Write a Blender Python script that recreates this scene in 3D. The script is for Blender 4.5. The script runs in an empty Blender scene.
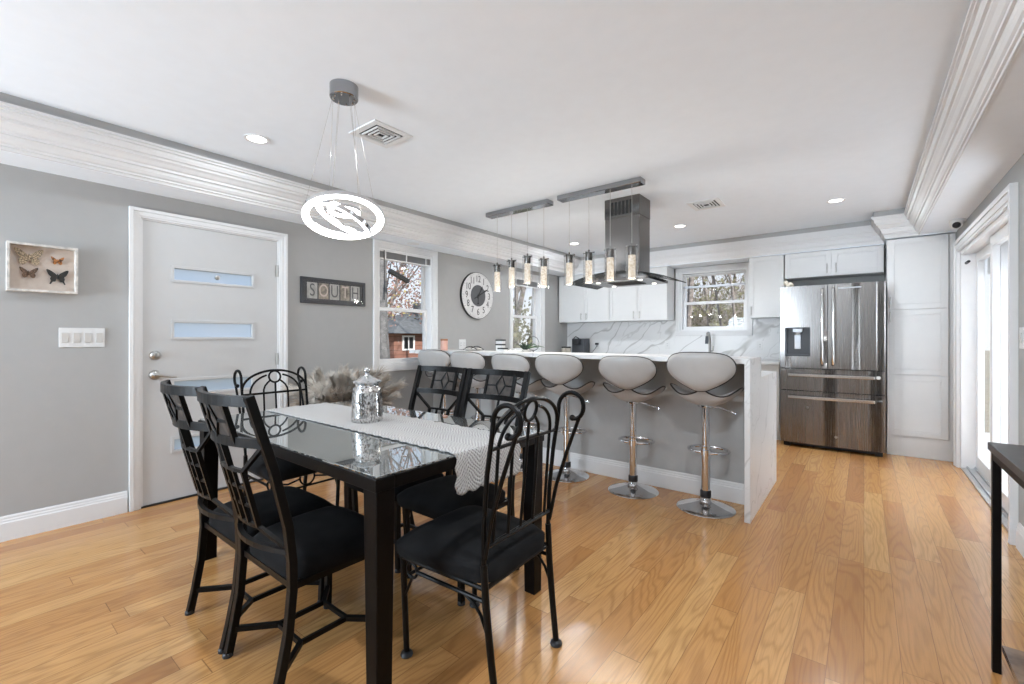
import bpy, bmesh, math, random
from mathutils import Vector, Matrix
PI = math.pi
S = bpy.context.scene
COL = S.collection
random.seed(7)

# ------------------------------------------------------------------ camera, sky, sun, exposure
FPX = 447.0
cam = bpy.data.cameras.new('camera'); cam.sensor_fit = 'HORIZONTAL'; cam.sensor_width = 36.0
cam.lens = 36.0 * FPX / 1024.0; cam.shift_y = -4.0 / 1024.0; cam.clip_start = 0.05; cam.clip_end = 300
camo = bpy.data.objects.new('camera', cam); COL.objects.link(camo)
camo.location = (0, 0, 1.2); camo.rotation_euler = (PI / 2, 0, math.atan(352 / FPX))
S.camera = camo
S.view_settings.view_transform = 'Standard'; S.view_settings.look = 'None'
S.view_settings.gamma = 1.0; S.view_settings.use_curve_mapping = False
S.view_settings.exposure = 0.60
S.cycles.sample_clamp_indirect = 4.0
S.cycles.max_bounces = 10; S.cycles.diffuse_bounces = 6; S.cycles.transparent_max_bounces = 16

world = bpy.data.worlds.new('sky'); S.world = world; world.use_nodes = True
wt = world.node_tree; wt.nodes.clear()
wo = wt.nodes.new('ShaderNodeOutputWorld'); wb = wt.nodes.new('ShaderNodeBackground')
wg = wt.nodes.new('ShaderNodeTexCoord'); ws = wt.nodes.new('ShaderNodeSeparateXYZ'); wr = wt.nodes.new('ShaderNodeValToRGB')
wt.links.new(wg.outputs['Generated'], ws.inputs[0]); wt.links.new(ws.outputs['Z'], wr.inputs[0])
wr.color_ramp.elements[0].position = 0.0; wr.color_ramp.elements[0].color = (.93, .96, 1.0, 1)
wr.color_ramp.elements[1].position = 0.45; wr.color_ramp.elements[1].color = (.52, .72, 1.0, 1)
wt.links.new(wr.outputs[0], wb.inputs[0]); wb.inputs[1].default_value = 0.72
wt.links.new(wb.outputs[0], wo.inputs[0])

def lamp(name, kind, loc, rot, energy, color=(1, 1, 1), parent=None, **kw):
    d = bpy.data.lights.new(name, kind); d.energy = energy; d.color = color
    for k, v in kw.items(): setattr(d, k, v)
    o = bpy.data.objects.new(name, d); COL.objects.link(o); o.location = loc; o.rotation_euler = rot
    if parent: o.parent = parent
    return o
lamp('sun', 'SUN', (10, -10, 10), Vector((.85, -.3, .75)).to_track_quat('Z', 'Y').to_euler(), 5.0, (1, .96, .90), angle=0.01)
# daylight lamp added at an unseen rear window, tilted up to brighten the ceiling
lamp('daylight_fill', 'AREA', (-3.1, -3.55, 1.35), (PI / 2 + .85, 0, 0), 235, (.74, .87, 1), shape='RECTANGLE', size=1.45, size_y=1.8)

# daylight lamp added outside the patio door to brighten blinds and ceiling
lamp('daylight_fill', 'AREA', (1.35, 4.87, 1.0), (0, PI / 2 + .35, 0), 225, (.78, .89, 1), shape='RECTANGLE', size=1.9, size_y=1.85)

# ------------------------------------------------------------------ material helpers
class NT:
    def __init__(s, name):
        s.m = bpy.data.materials.new(name); s.m.use_nodes = True; s.t = s.m.node_tree; s.t.nodes.clear()
        s.out = s.t.nodes.new('ShaderNodeOutputMaterial')
    def n(s, typ, ins=None, **props):
        nd = s.t.nodes.new('ShaderNode' + typ)
        for k, v in props.items(): setattr(nd, k, v)
        for k, v in (ins or {}).items(): s.put(nd.inputs[k], v)
        return nd
    def put(s, sock, v):
        if isinstance(v, bpy.types.NodeSocket): s.t.links.new(v, sock)
        elif isinstance(v, bpy.types.Node): s.t.links.new(v.outputs[0], sock)
        elif isinstance(v, (tuple, list)) and sock.type == 'RGBA' and len(v) == 3: sock.default_value = (*v, 1)
        else: sock.default_value = v
    def math(s, op, a, b=0.0, c=0.0):
        nd = s.t.nodes.new('ShaderNodeMath'); nd.operation = op
        s.put(nd.inputs[0], a); s.put(nd.inputs[1], b); s.put(nd.inputs[2], c)
        return nd.outputs[0]
    def mix(s, f, a, b, blend='MIX'):
        nd = s.t.nodes.new('ShaderNodeMix'); nd.data_type = 'RGBA'; nd.blend_type = blend
        s.put(nd.inputs[0], f); s.put(nd.inputs[6], a); s.put(nd.inputs[7], b)
        return nd.outputs[2]
    def ramp(s, f, stops):
        nd = s.t.nodes.new('ShaderNodeValToRGB'); cr = nd.color_ramp
        while len(cr.elements) < len(stops): cr.elements.new(0.5)
        for e, (p, c) in zip(cr.elements, stops):
            e.position = p; e.color = (*c, 1) if len(c) == 3 else c
        s.put(nd.inputs[0], f); return nd.outputs[0]
    def co(s, scale=(1, 1, 1), rot=(0, 0, 0), kind='Object'):
        tc = s.t.nodes.new('ShaderNodeTexCoord'); mp = s.t.nodes.new('ShaderNodeMapping')
        s.t.links.new(tc.outputs[kind], mp.inputs[0]); mp.inputs['Scale'].default_value = scale; mp.inputs['Rotation'].default_value = rot
        return mp.outputs[0]
    def noise(s, vec, scale=1, detail=2, rough=.5, dist=0):
        return s.n('TexNoise', {'Vector': vec, 'Scale': scale, 'Detail': detail, 'Roughness': rough, 'Distortion': dist}).outputs[0]
    def bsdf(s, **ins):
        b = s.n('BsdfPrincipled', {k.replace('_', ' '): v for k, v in ins.items()})
        s.t.links.new(b.outputs[0], s.out.inputs[0]); return b
    def bump(s, h, strength=.3, dist=.002):
        return s.n('Bump', {'Height': h, 'Strength': strength, 'Distance': dist}).outputs[0]

def mat(name, color, rough=.5, metal=0.0, var=.04, scale=12, bump=0.0, bscale=200, **kw):
    """plain surface with a faint procedural variation"""
    t = NT(name); v = t.noise(t.co(), scale, 3)
    lo = tuple(c * (1 - var) for c in color); hi = tuple(min(1, c * (1 + var)) for c in color)
    c = t.ramp(v, [(.3, lo), (.7, hi)])
    ins = dict(Base_Color=c, Roughness=rough, Metallic=metal); ins.update(kw)
    if bump: ins['Normal'] = t.bump(t.noise(t.co(), bscale, 2), bump)
    t.bsdf(**ins); return t.m

def emit(name, color, strength):
    t = NT(name); e = t.n('Emission', {'Color': color, 'Strength': strength}); t.t.links.new(e.outputs[0], t.out.inputs[0]); return t.m

def clear_glass(name, tint=(1, 1, 1), refl=.06, rough=0.0):
    t = NT(name)
    fr = t.n('LayerWeight', {'Blend': .25}).outputs['Fresnel']
    f = t.math('ADD', t.math('MULTIPLY', fr, .22), refl * .1)
    tr = t.n('BsdfTransparent', {'Color': tint}); gl = t.n('BsdfGlossy', {'Color': (1, 1, 1), 'Roughness': rough})
    mx = t.n('MixShader'); t.put(mx.inputs[0], f); t.put(mx.inputs[1], tr); t.put(mx.inputs[2], gl)
    t.t.links.new(mx.outputs[0], t.out.inputs[0]); return t.m

M = {}
M['wall'] = mat('wall_paint', (.385, .383, .374), .75, var=.015, bump=.05, bscale=300)
M['ceil'] = mat('ceiling_paint', (.865, .905, .95), .8, var=.01)
M['trim'] = mat('trim_paint', (.73, .73, .73), .6, var=.01)
M['door'] = mat('door_paint', (.55, .552, .55), .4, var=.01)
M['cab'] = mat('cabinet_paint', (.66, .66, .655), .35, var=.01)
M['fascia'] = mat('cove_shade_grey', (.42, .42, .415), .8, var=.02)  # grey darkens the band in place of a deeper cove's shade
M['knee'] = mat('peninsula_paint', (.42, .418, .41), .7, var=.03)
M['vinyl'] = mat('vinyl', (.80, .80, .80), .3, var=.01)
M['black'] = mat('black_steel', (.0042, .0039, .0038), .36, .0, var=.2, scale=40, Specular_IOR_Level=.16)
M['blackwood'] = mat('espresso_wood', (.0028, .0020, .0018), .42, var=.25, scale=30, Specular_IOR_Level=.12)
M['velvet'] = mat('black_microfibre', (.0078, .0076, .0080), .95, var=.45, scale=9, bump=.15, bscale=500, Specular_IOR_Level=.2)
M['slate'] = mat('slate_tile', (.038, .030, .025), .7, var=.6, scale=25)
M['leather'] = mat('stool_leather', (.43, .417, .402), .42, var=.03, bump=.06, bscale=250)
M['piping'] = mat('dark_piping', (.022, .018, .016), .5)
M['chrome'] = mat('chrome', (.72, .72, .73), .07, 1.0, var=.02)
M['greychrome'] = mat('grey_chrome', (.36, .365, .38), .10, 1.0, var=.02)
M['darknickel'] = mat('dark_nickel', (.17, .16, .15), .25, 1.0, var=.03)
M['nickel'] = mat('satin_nickel', (.50, .49, .47), .28, 1.0, var=.03)
M['silver'] = mat('silver_plastic', (.40, .41, .43), .35, .7)
M['darkplastic'] = mat('black_plastic', (.015, .015, .017), .4)
M['greyplastic'] = mat('grey_plastic', (.06, .065, .075), .45)
M['whiteplastic'] = mat('white_plastic', (.70, .70, .69), .35, var=.01)
M['glass'] = clear_glass('window_glass')
M['tubeglass'] = clear_glass('lamp_glass', (.97, .97, .97), .10)
M['canopyglass'] = clear_glass('hood_glass', (.35, .36, .36), .12)
def slat():
    t = NT('blind_fabric'); n = t.noise(t.co(), 30, 2); c = t.ramp(n, [(.3, (.84, .84, .84)), (.7, (.9, .9, .9))])
    a = t.n('BsdfDiffuse', {'Color': c}); b = t.n('BsdfTranslucent', {'Color': c}); m = t.n('MixShader'); m.inputs[0].default_value = .42
    t.put(m.inputs[1], a); t.put(m.inputs[2], b); t.t.links.new(m.outputs[0], t.out.inputs[0]); return t.m
M['slat'] = slat()
M['alu'] = mat('aluminium', (.62, .63, .64), .35, .9)
M['led'] = emit('led_ring', (1, .99, .98), 8)
M['can'] = emit('downlight', (1, .97, .92), 5)
M['hoodled'] = emit('hood_led', (1, .97, .9), 3)
M['blindslat'] = mat('blind_slat', (.33, .33, .33), .5)
M['paper'] = mat('specimen_card', (.56, .475, .41), .8, var=.05, scale=40)
M['vent'] = mat('vent_dark', (.01, .01, .01), .7)
M['bark'] = mat('bark', (.20, .175, .16), .9, var=.4, scale=14, bump=.5, bscale=40)
M['bark_pale'] = mat('pale_bark', (.12, .118, .118), .9, var=.35, scale=10, bump=.5, bscale=30)
M['ground'] = mat('leaf_ground', (.20, .165, .10), .95, var=.4, scale=3)
M['leafgreen'] = mat('plant_leaf', (.035, .085, .03), .4, var=.3)
M['leafdark'] = mat('succulent_leaf', (.03, .05, .035), .5, var=.3)
M['bush'] = mat('bush_leaf', (.15, .145, .085), .8, var=.4)
M['twig'] = mat('twig', (.30, .26, .22), .9, var=.4)
M['autumn'] = mat('autumn_leaf', (.26, .155, .13), .85, var=.4, scale=3)
M['yellowleaf'] = mat('yellow_leaf', (.32, .27, .11), .85, var=.4, scale=3)
M['roof'] = mat('roof_shingle', (.10, .105, .11), .9, var=.25, scale=6)
M['pampas'] = mat('pampas_plume', (.56, .51, .45), .95, var=.2, scale=5)
M['pampas_dark'] = mat('pampas_shade_and_stem', (.36, .30, .245), .95, var=.3, scale=5)  # dark tone stands for shade on some plumes; the stems share it
M['ceramic'] = mat('ceramic', (.55, .53, .5), .3)
M['concrete'] = mat('patio', (.62, .61, .6), .85, var=.1, scale=4)
M['pink'] = mat('pink_wax', (.62, .36, .29), .4)
M['copper'] = mat('copper_lid', (.30, .14, .08), .3, .6)
M['cream'] = mat('cream', (.62, .56, .47), .6)
M['hand'] = mat('clock_black', (.012, .012, .012), .5)
M['clockgrey'] = mat('clock_centre', (.085, .085, .09), .5)
M['clockface'] = mat('clock_face', (.66, .65, .64), .7, var=.08, scale=20)
M['consoletop'] = mat('console_top', (.035, .031, .03), .4, var=.35, scale=18)

def wood_floor():
    t = NT('oak_planks'); tc = t.n('TexCoord').outputs['Object']; sp = t.n('SeparateXYZ', {0: tc})
    X, Y = sp.outputs[0], sp.outputs[1]
    xs = t.math('DIVIDE', X, .108); row = t.math('FLOOR', xs); fx = t.math('SUBTRACT', xs, row)
    w1 = t.n('TexWhiteNoise', {'W': row}, noise_dimensions='1D').outputs[0]
    ys = t.math('ADD', t.math('DIVIDE', Y, t.math('ADD', .95, t.math('MULTIPLY', w1, .9))), t.math('MULTIPLY', w1, 13.7))
    colm = t.math('FLOOR', ys); fy = t.math('SUBTRACT', ys, colm)
    cv = t.n('CombineXYZ', {0: row, 1: colm}); wn = t.n('TexWhiteNoise', {'Vector': cv}, noise_dimensions='2D')
    r = wn.outputs[0]; sep = t.n('SeparateXYZ', {0: wn.outputs[1]})
    off = t.n('VectorMath', {0: wn.outputs[1], 1: (37., 61., 0)}, operation='MULTIPLY').outputs[0]
    g = t.n('VectorMath', {0: t.n('VectorMath', {0: tc, 1: (7.0, .80, 1)}, operation='MULTIPLY').outputs[0], 1: off}, operation='ADD').outputs[0]
    n1 = t.noise(g, 1.0, 2.5, .40, .2)
    rings = t.math('SINE', t.math('MULTIPLY', n1, 112.0))
    ringm = t.math('POWER', t.math('MULTIPLY', t.math('ADD', rings, 1.0), .5), 3.0)
    f = t.n('VectorMath', {0: t.n('VectorMath', {0: tc, 1: (170, 5.5, 1)}, operation='MULTIPLY').outputs[0], 1: off}, operation='ADD').outputs[0]
    pore = t.noise(f, 1.0, 3, .6)
    base = t.ramp(r, [(0, (.375, .163, .050)), (.2, (.49, .234, .075)), (.6, (.555, .284, .098)), (1, (.62, .355, .136))])
    c = t.mix(t.math('MULTIPLY', ringm, .56), base, t.mix(.62, base, (.22, .085, .025)))
    c = t.mix(t.ramp(pore, [(.36, (.34,) * 3), (.56, (0, 0, 0))]), c, (.30, .14, .055))
    big = t.noise(t.n('VectorMath', {0: tc, 1: (1.5, .6, 1)}, operation='MULTIPLY').outputs[0], 1.0, 2)
    c = t.mix(t.ramp(big, [(.35, (.0,) * 3), (.75, (.22,) * 3)]), c, (.42, .22, .095))
    ex = t.math('MINIMUM', fx, t.math('SUBTRACT', 1.0, fx)); ey = t.math('MINIMUM', fy, t.math('SUBTRACT', 1.0, fy))
    gap = t.math('MAXIMUM', t.math('LESS_THAN', ex, .010), t.math('LESS_THAN', ey, .0012))
    c = t.mix(t.math('MULTIPLY', gap, .6), c, (.12, .055, .025))
    h = t.math('SUBTRACT', t.math('MULTIPLY', pore, .4), t.math('ADD', gap, t.math('MULTIPLY', ringm, .25)))
    rg = t.math('ADD', .13, t.math('MULTIPLY', pore, .12))
    t.bsdf(Base_Color=c, Roughness=rg, Normal=t.bump(h, .10, .0012), Specular_IOR_Level=.55)
    return t.m
M['floor'] = wood_floor()

def marble(name, vein=1.0, scale=1.0):
    t = NT(name)
    p = t.co((1, 1, 1), (0.0, .72, .35))
    st = t.n('VectorMath', {0: p, 1: (.55 * scale, 1.3 * scale, 1.6 * scale)}, operation='MULTIPLY').outputs[0]
    w = t.n('TexNoise', {'Vector': st, 'Scale': 1.3, 'Detail': 3, 'Roughness': .55}).outputs['Color']
    d = t.n('VectorMath', {0: st, 1: t.n('VectorMath', {0: w, 1: (.9, .9, .9)}, operation='MULTIPLY').outputs[0]}, operation='ADD').outputs[0]
    n1 = t.noise(d, 1.15, 2, .4); v1 = t.math('ABSOLUTE', t.math('SUBTRACT', n1, .5))
    n2 = t.noise(d, 3.1, 2, .4); v2 = t.math('ABSOLUTE', t.math('SUBTRACT', n2, .5))
    mask = t.ramp(t.noise(p, .9 * scale, 2), [(.42, (0, 0, 0)), (.6, (1, 1, 1))])
    l1 = t.ramp(v1, [(0, (1, 1, 1)), (.007, (.65,) * 3), (.015, (0, 0, 0))])
    l2 = t.math('MULTIPLY', t.ramp(v2, [(0, (.55,) * 3), (.008, (.3,) * 3), (.016, (0, 0, 0))]), mask)
    v = t.math('MULTIPLY', t.math('MAXIMUM', l1, l2), .62 * vein)
    cloud = t.ramp(t.noise(d, .8, 3), [(.3, (.74, .74, .735)), (.7, (.70, .70, .70))])
    c = t.mix(v, cloud, (.26, .25, .235))
    t.bsdf(Base_Color=c, Roughness=.32, Specular_IOR_Level=.35); return t.m
M['marble'] = marble('quartz_backsplash', 1.0, 1.0)
M['quartz'] = marble('quartz_counter', .6, 1.5)

def steel(name, base=(.42, .405, .39), rough=.24, sc=(3, 3, 300)):
    t = NT(name); n = t.noise(t.co(sc), 1, 3, .6)
    c = t.ramp(n, [(.3, tuple(b * .96 for b in base)), (.7, tuple(min(1, b * 1.04) for b in base))])
    t.bsdf(Base_Color=c, Metallic=1.0, Roughness=t.math('ADD', rough - .02, t.math('MULTIPLY', n, .04))); return t.m
M['steel'] = steel('brushed_steel', (.265, .252, .242), .27, sc=(260, 260, 2))
M['hoodsteel'] = steel('hood_steel', (.165, .154, .145), .22, (260, 260, 2))
M['handle'] = steel('handle_steel', (.62, .61, .60), .2)

def table_glass():
    t = NT('dark_table_glass'); n = t.noise(t.co(), 3, 2)
    t.bsdf(Base_Color=t.ramp(n, [(.3, (.44, .46, .455)), (.7, (.48, .50, .495))]), Roughness=.015, Metallic=.85)
    return t.m
M['tableglass'] = table_glass()

def knit():
    t = NT('crochet_runner'); tc = t.n('TexCoord').outputs['UV']; sp = t.n('SeparateXYZ', {0: tc})
    zig = t.math('PINGPONG', sp.outputs[1], .065)
    s = t.math('SINE', t.math('MULTIPLY', t.math('ADD', sp.outputs[0], zig), 360.0))
    d = t.math('SINE', t.math('MULTIPLY', sp.outputs[1], 640.0))
    h = t.math('ADD', t.math('MULTIPLY', s, .5), t.math('MULTIPLY', d, .25))
    c = t.ramp(t.math('ADD', t.math('MULTIPLY', h, .5), .5), [(.12, (.15, .145, .14)), (.36, (.44, .43, .42)), (1, (.54, .53, .52))])
    t.bsdf(Base_Color=c, Roughness=.95, Normal=t.bump(h, .6, .003)); return t.m
M['knit'] = knit()

def mercury():
    t = NT('mercury_glass'); n = t.noise(t.co((1, 1, .5)), 150, 3, .7)
    k = t.ramp(n, [(.40, (1, 1, 1)), (.50, (0, 0, 0))])
    c = t.mix(k, (.80, .80, .79), (.10, .09, .085))
    t.bsdf(Base_Color=c, Metallic=.92, Roughness=t.math('ADD', .07, t.math('MULTIPLY', k, .3))); return t.m
M['mercury'] = mercury()

def crystal():
    t = NT('bubble_crystal'); n = t.noise(t.co(), 95, 3, .6)
    c = t.ramp(n, [(.40, (.40, .27, .15)), (.5, (1, .84, .60)), (.58, (1, .97, .92))])
    b = t.bsdf(Base_Color=(.25, .22, .19), Roughness=.1)
    t.put(b.inputs['Emission Color'], c); b.inputs['Emission Strength'].default_value = .46; return t.m
M['crystal'] = crystal()

def frosted():
    t = NT('frosted_glass'); n = t.noise(t.co(), 2.5, 1)
    a = t.n('BsdfTranslucent', {'Color': (.80, .90, 1.0)}); b = t.n('BsdfGlossy', {'Color': (1, 1, 1), 'Roughness': .25})
    tr = t.n('BsdfTransparent', {'Color': t.ramp(n, [(.3, (.90, .95, 1)), (.7, (.97, .98, 1))])})
    m1 = t.n('MixShader'); m1.inputs[0].default_value = .55; t.put(m1.inputs[1], a); t.put(m1.inputs[2], tr)
    m2 = t.n('MixShader'); m2.inputs[0].default_value = .05; t.put(m2.inputs[1], m1); t.put(m2.inputs[2], b)
    t.t.links.new(m2.outputs[0], t.out.inputs[0]); return t.m
M['frost'] = frosted()

def siding():
    t = NT('red_siding'); sp = t.n('SeparateXYZ', {0: t.n('TexCoord').outputs['Object']})
    z = t.math('FRACT', t.math('MULTIPLY', sp.outputs[2], 5.0)); n = t.noise(t.co((2, 2, 12)), 3, 3)
    c = t.mix(t.math('LESS_THAN', z, .1), t.ramp(n, [(.3, (.20, .095, .068)), (.7, (.26, .13, .095))]), (.10, .045, .03))
    t.bsdf(Base_Color=c, Roughness=.85); return t.m
M['siding'] = siding()

def butterfly(name, a, b, sc):
    t = NT(name); n = t.n('TexVoronoi', {'Vector': t.co(), 'Scale': sc}, feature='DISTANCE_TO_EDGE').outputs[0]
    t.bsdf(Base_Color=t.ramp(n, [(.03, a), (.12, b)]), Roughness=.8); return t.m
M['wing_pale'] = butterfly('pale_wing', (.06, .045, .03), (.52, .41, .28), 90)
M['wing_orange'] = butterfly('orange_wing', (.07, .03, .015), (.42, .17, .05), 60)
M['wing_brown'] = butterfly('brown_wing', (.05, .032, .022), (.19, .12, .08), 80)
M['wing_black'] = mat('black_wing', (.018, .017, .016), .7)
def letter_photo(name, a, b, sc):
    t = NT(name); n = t.noise(t.co(), sc, 4, .6); t.bsdf(Base_Color=t.ramp(n, [(.35, a), (.65, b)]), Roughness=.5); return t.m
M['photo_a'] = letter_photo('photo_grey', (.30, .30, .28), (.46, .45, .43), 20)
M['photo_b'] = letter_photo('photo_tan', (.10, .085, .07), (.36, .31, .25), 22)

# ------------------------------------------------------------------ mesh builder
def rotz(a): return Matrix.Rotation(a, 4, 'Z')
class MB:
    def __init__(s): s.bm = bmesh.new()
    def box(s, x0, x1, y0, y1, z0, z1):
        v = [s.bm.verts.new((x, y, z)) for z in (z0, z1) for y in (y0, y1) for x in (x0, x1)]
        for f in ((0, 2, 3, 1), (4, 5, 7, 6), (0, 1, 5, 4), (2, 6, 7, 3), (0, 4, 6, 2), (1, 3, 7, 5)): s.bm.faces.new([v[i] for i in f])
        return s
    def tube(s, pts, r, n=8, closed=False, square=False, up=None, flat=1.0):
        P = [Vector(p) for p in pts]; k = len(P); R = r if isinstance(r, (list, tuple)) else [r] * k
        if square: n = 4; R = [q * 1.4142 for q in R]
        T = []
        for i in range(k):
            a = P[(i - 1) % k] if (closed or i > 0) else P[i]; b = P[(i + 1) % k] if (closed or i < k - 1) else P[i]
            T.append((b - a).normalized())
        ref = Vector(up) if up else (Vector((0, 0, 1)) if abs(T[0].z) < .9 else Vector((1, 0, 0)))
        N = (ref - T[0] * ref.dot(T[0])).normalized(); rings = []
        for i in range(k):
            if up: N = (Vector(up) - T[i] * Vector(up).dot(T[i])).normalized()
            else: N = (N - T[i] * N.dot(T[i])).normalized()
            B = T[i].cross(N); ph = PI / 4 if square else 0
            rings.append([s.bm.verts.new(P[i] + (N * math.cos(2 * PI * j / n + ph) * flat + B * math.sin(2 * PI * j / n + ph)) * R[i]) for j in range(n)])
        for i in range(k if closed else k - 1):
            a, b = rings[i], rings[(i + 1) % k]
            for j in range(n): s.bm.faces.new((a[j], a[(j + 1) % n], b[(j + 1) % n], b[j]))
        if not closed:
            s.bm.faces.new(rings[0][::-1]); s.bm.faces.new(rings[-1])
        return s
    def lathe(s, prof, n=32, c=(0, 0, 0), axis='z', cap=True):
        rings = []
        for r, z in prof:
            ring = []
            for j in range(n):
                a = 2 * PI * j / n; p = (r * math.cos(a), r * math.sin(a), z)
                if axis == 'x': p = (z, p[0], p[1])
                if axis == 'y': p = (p[0], z, p[1])
                ring.append(s.bm.verts.new((p[0] + c[0], p[1] + c[1], p[2] + c[2])))
            rings.append(ring)
        for a, b in zip(rings, rings[1:]):
            for j in range(n): s.bm.faces.new((a[j], a[(j + 1) % n], b[(j + 1) % n], b[j]))
        if cap: s.bm.faces.new(rings[0][::-1]); s.bm.faces.new(rings[-1])
        return s
    def ball(s, c, r, n=12):
        return s.lathe([(max(r * math.sin(PI * i / n), 1e-4), -r * math.cos(PI * i / n)) for i in range(n + 1)], n * 2, c)
    def prism(s, poly, a, b, axis='y'):
        def q(p, d): return {'y': (p[0], d, p[1]), 'x': (d, p[0], p[1]), 'z': (p[0], p[1], d)}[axis]
        A = [s.bm.verts.new(q(p, a)) for p in poly]; B = [s.bm.verts.new(q(p, b)) for p in poly]; k = len(poly)
        for i in range(k): s.bm.faces.new((A[i], A[(i + 1) % k], B[(i + 1) % k], B[i]))
        s.bm.faces.new(A[::-1]); s.bm.faces.new(B); return s
    def grid(s, fn, nu, nv, closed_u=False):
        V = [[s.bm.verts.new(fn(i / (nu if closed_u else nu), j / nv)) for j in range(nv + 1)] for i in range(nu if closed_u else nu + 1)]
        for i in range(nu):
            for j in range(nv):
                a, b = V[i], V[(i + 1) % len(V)]; s.bm.faces.new((a[j], b[j], b[j + 1], a[j + 1]))
        return V
    def shell(s, fn, nu, nv, nrm):
        """closed thick sheet: fn(u,v) the face, nrm the offset of its back"""
        nrm = Vector(nrm); A = [[s.bm.verts.new(fn(i / nu, j / nv)) for j in range(nv + 1)] for i in range(nu + 1)]
        B = [[s.bm.verts.new(Vector(fn(i / nu, j / nv)) + nrm) for j in range(nv + 1)] for i in range(nu + 1)]
        for i in range(nu):
            for j in range(nv):
                s.bm.faces.new((A[i][j], A[i + 1][j], A[i + 1][j + 1], A[i][j + 1])); s.bm.faces.new((B[i][j + 1], B[i + 1][j + 1], B[i + 1][j], B[i][j]))
        for i in range(nu):
            s.bm.faces.new((A[i + 1][0], A[i][0], B[i][0], B[i + 1][0])); s.bm.faces.new((A[i][nv], A[i + 1][nv], B[i + 1][nv], B[i][nv]))
        for j in range(nv):
            s.bm.faces.new((A[0][j], A[0][j + 1], B[0][j + 1], B[0][j])); s.bm.faces.new((A[nu][j + 1], A[nu][j], B[nu][j], B[nu][j + 1]))
        return s
    def text(s, body, size, mtx, depth=.001, align='CENTER', sx=1.0):
        cu = bpy.data.curves.new('tmp', 'FONT'); cu.body = body; cu.size = size; cu.extrude = depth; cu.align_x = align; cu.align_y = 'CENTER'
        o = bpy.data.objects.new('tmp', cu); COL.objects.link(o); bpy.context.view_layer.update()
        me = bpy.data.meshes.new_from_object(o.evaluated_get(bpy.context.evaluated_depsgraph_get()))
        me.transform(mtx @ Matrix.Diagonal((sx, 1, 1, 1))); s.bm.from_mesh(me)
        bpy.data.objects.remove(o); bpy.data.curves.remove(cu); bpy.data.meshes.remove(me); return s
    def xf(s, mtx): s.bm.transform(mtx); return s
    def build(s, name, m, parent=None, smooth=False, bevel=0.0, seg=2, sub=0, loc=None, rz=0, angle=40):
        bmesh.ops.recalc_face_normals(s.bm, faces=s.bm.faces)
        me = bpy.data.meshes.new(name); s.bm.to_mesh(me); s.bm.free()
        me.materials.append(M[m] if isinstance(m, str) else m)
        o = bpy.data.objects.new(name, me); COL.objects.link(o)
        if parent: o.parent = parent
        if loc: o.location = loc
        if rz: o.rotation_euler.z = rz
        if smooth:
            for p in me.polygons: p.use_smooth = True
            if not sub:
                me.set_sharp_from_angle(angle=math.radians(angle))
        if bevel:
            b = o.modifiers.new('bevel', 'BEVEL'); b.width = bevel; b.segments = seg; b.limit_method = 'ANGLE'
        if sub:
            d = o.modifiers.new('sub', 'SUBSURF'); d.levels = sub; d.render_levels = sub
        return o

def tag(o, label=None, cat=None, group=None, kind=None):
    if label: o['label'] = label
    if cat: o['category'] = cat
    if group: o['group'] = group
    if kind: o['kind'] = kind
    return o
def thing(name, label, cat, loc=(0, 0, 0), rz=0.0, group=None):
    o = bpy.data.objects.new(name, None); COL.objects.link(o); o.location = loc; o.rotation_euler.z = rz; o.empty_display_size = .1
    return tag(o, label, cat, group)
def struct(o): o['kind'] = 'structure'; return o
def copy_tree(o, parent=None):
    c = o.copy(); COL.objects.link(c)
    if parent: c.parent = parent
    for ch in [x for x in bpy.data.objects if x.parent == o]: copy_tree(ch, c)
    return c
def arc(cx, cy, r, a0, a1, n, ry=None):
    return [(cx + r * math.cos(a0 + (a1 - a0) * i / n), cy + (ry or r) * math.sin(a0 + (a1 - a0) * i / n)) for i in range(n + 1)]

# ------------------------------------------------------------------ room shell
XL, XR, YB, YF, ZC = -4.0, .70, 6.63, -3.6, 2.475
struct(MB().box(XL - .15, XR + .25, YF - .15, YB + .15, -.12, 0).build('floor', 'floor'))
struct(MB().box(XL - .15, XR + .15, YF - .15, YB + .15, ZC, ZC + .15).build('ceiling', 'ceil'))
def wall_cells(mb, axis, c0, c1, u0, u1, z0, z1, holes):
    us = sorted({u0, u1, *[h[0] for h in holes], *[h[1] for h in holes]}); zs = sorted({z0, z1, *[h[2] for h in holes], *[h[3] for h in holes]})
    for a, b in zip(us, us[1:]):
        for c, d in zip(zs, zs[1:]):
            um, zm = (a + b) / 2, (c + d) / 2
            if any(h[0] < um < h[1] and h[2] < zm < h[3] for h in holes): continue
            if axis == 'x': mb.box(c0, c1, a, b, c, d)
            else: mb.box(a, b, c0, c1, c, d)
    bmesh.ops.remove_doubles(mb.bm, verts=mb.bm.verts, dist=1e-5); return mb
DOOR = (.855, 1.80, 0, 2.045)
W1 = (2.815, 3.555, .915, 2.155); W2 = (5.09, 5.82, .99, 2.10); WK = (-2.096, -1.225, 1.305, 2.14); SL = (3.93, 5.81, 0, 2.0)
struct(wall_cells(MB(), 'x', XL - .15, XL, YF, YB, 0, ZC, [DOOR, W1, W2]).build('wall_left', 'wall'))
struct(wall_cells(MB(), 'x', XR, XR + .15, YF, YB, 0, ZC, [SL]).build('wall_right', 'wall'))
struct(wall_cells(MB(), 'y', YB, YB + .15, XL - .15, XR + .15, 0, ZC, [WK]).build('wall_back', 'wall'))
struct(wall_cells(MB(), 'y', YF - .15, YF, XL - .15, XR + .15, 0, ZC, [(-3.85, -2.35, .4, 2.3), (-1.5, -.6, .0, 2.1)]).build('wall_front', 'wall'))
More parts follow.
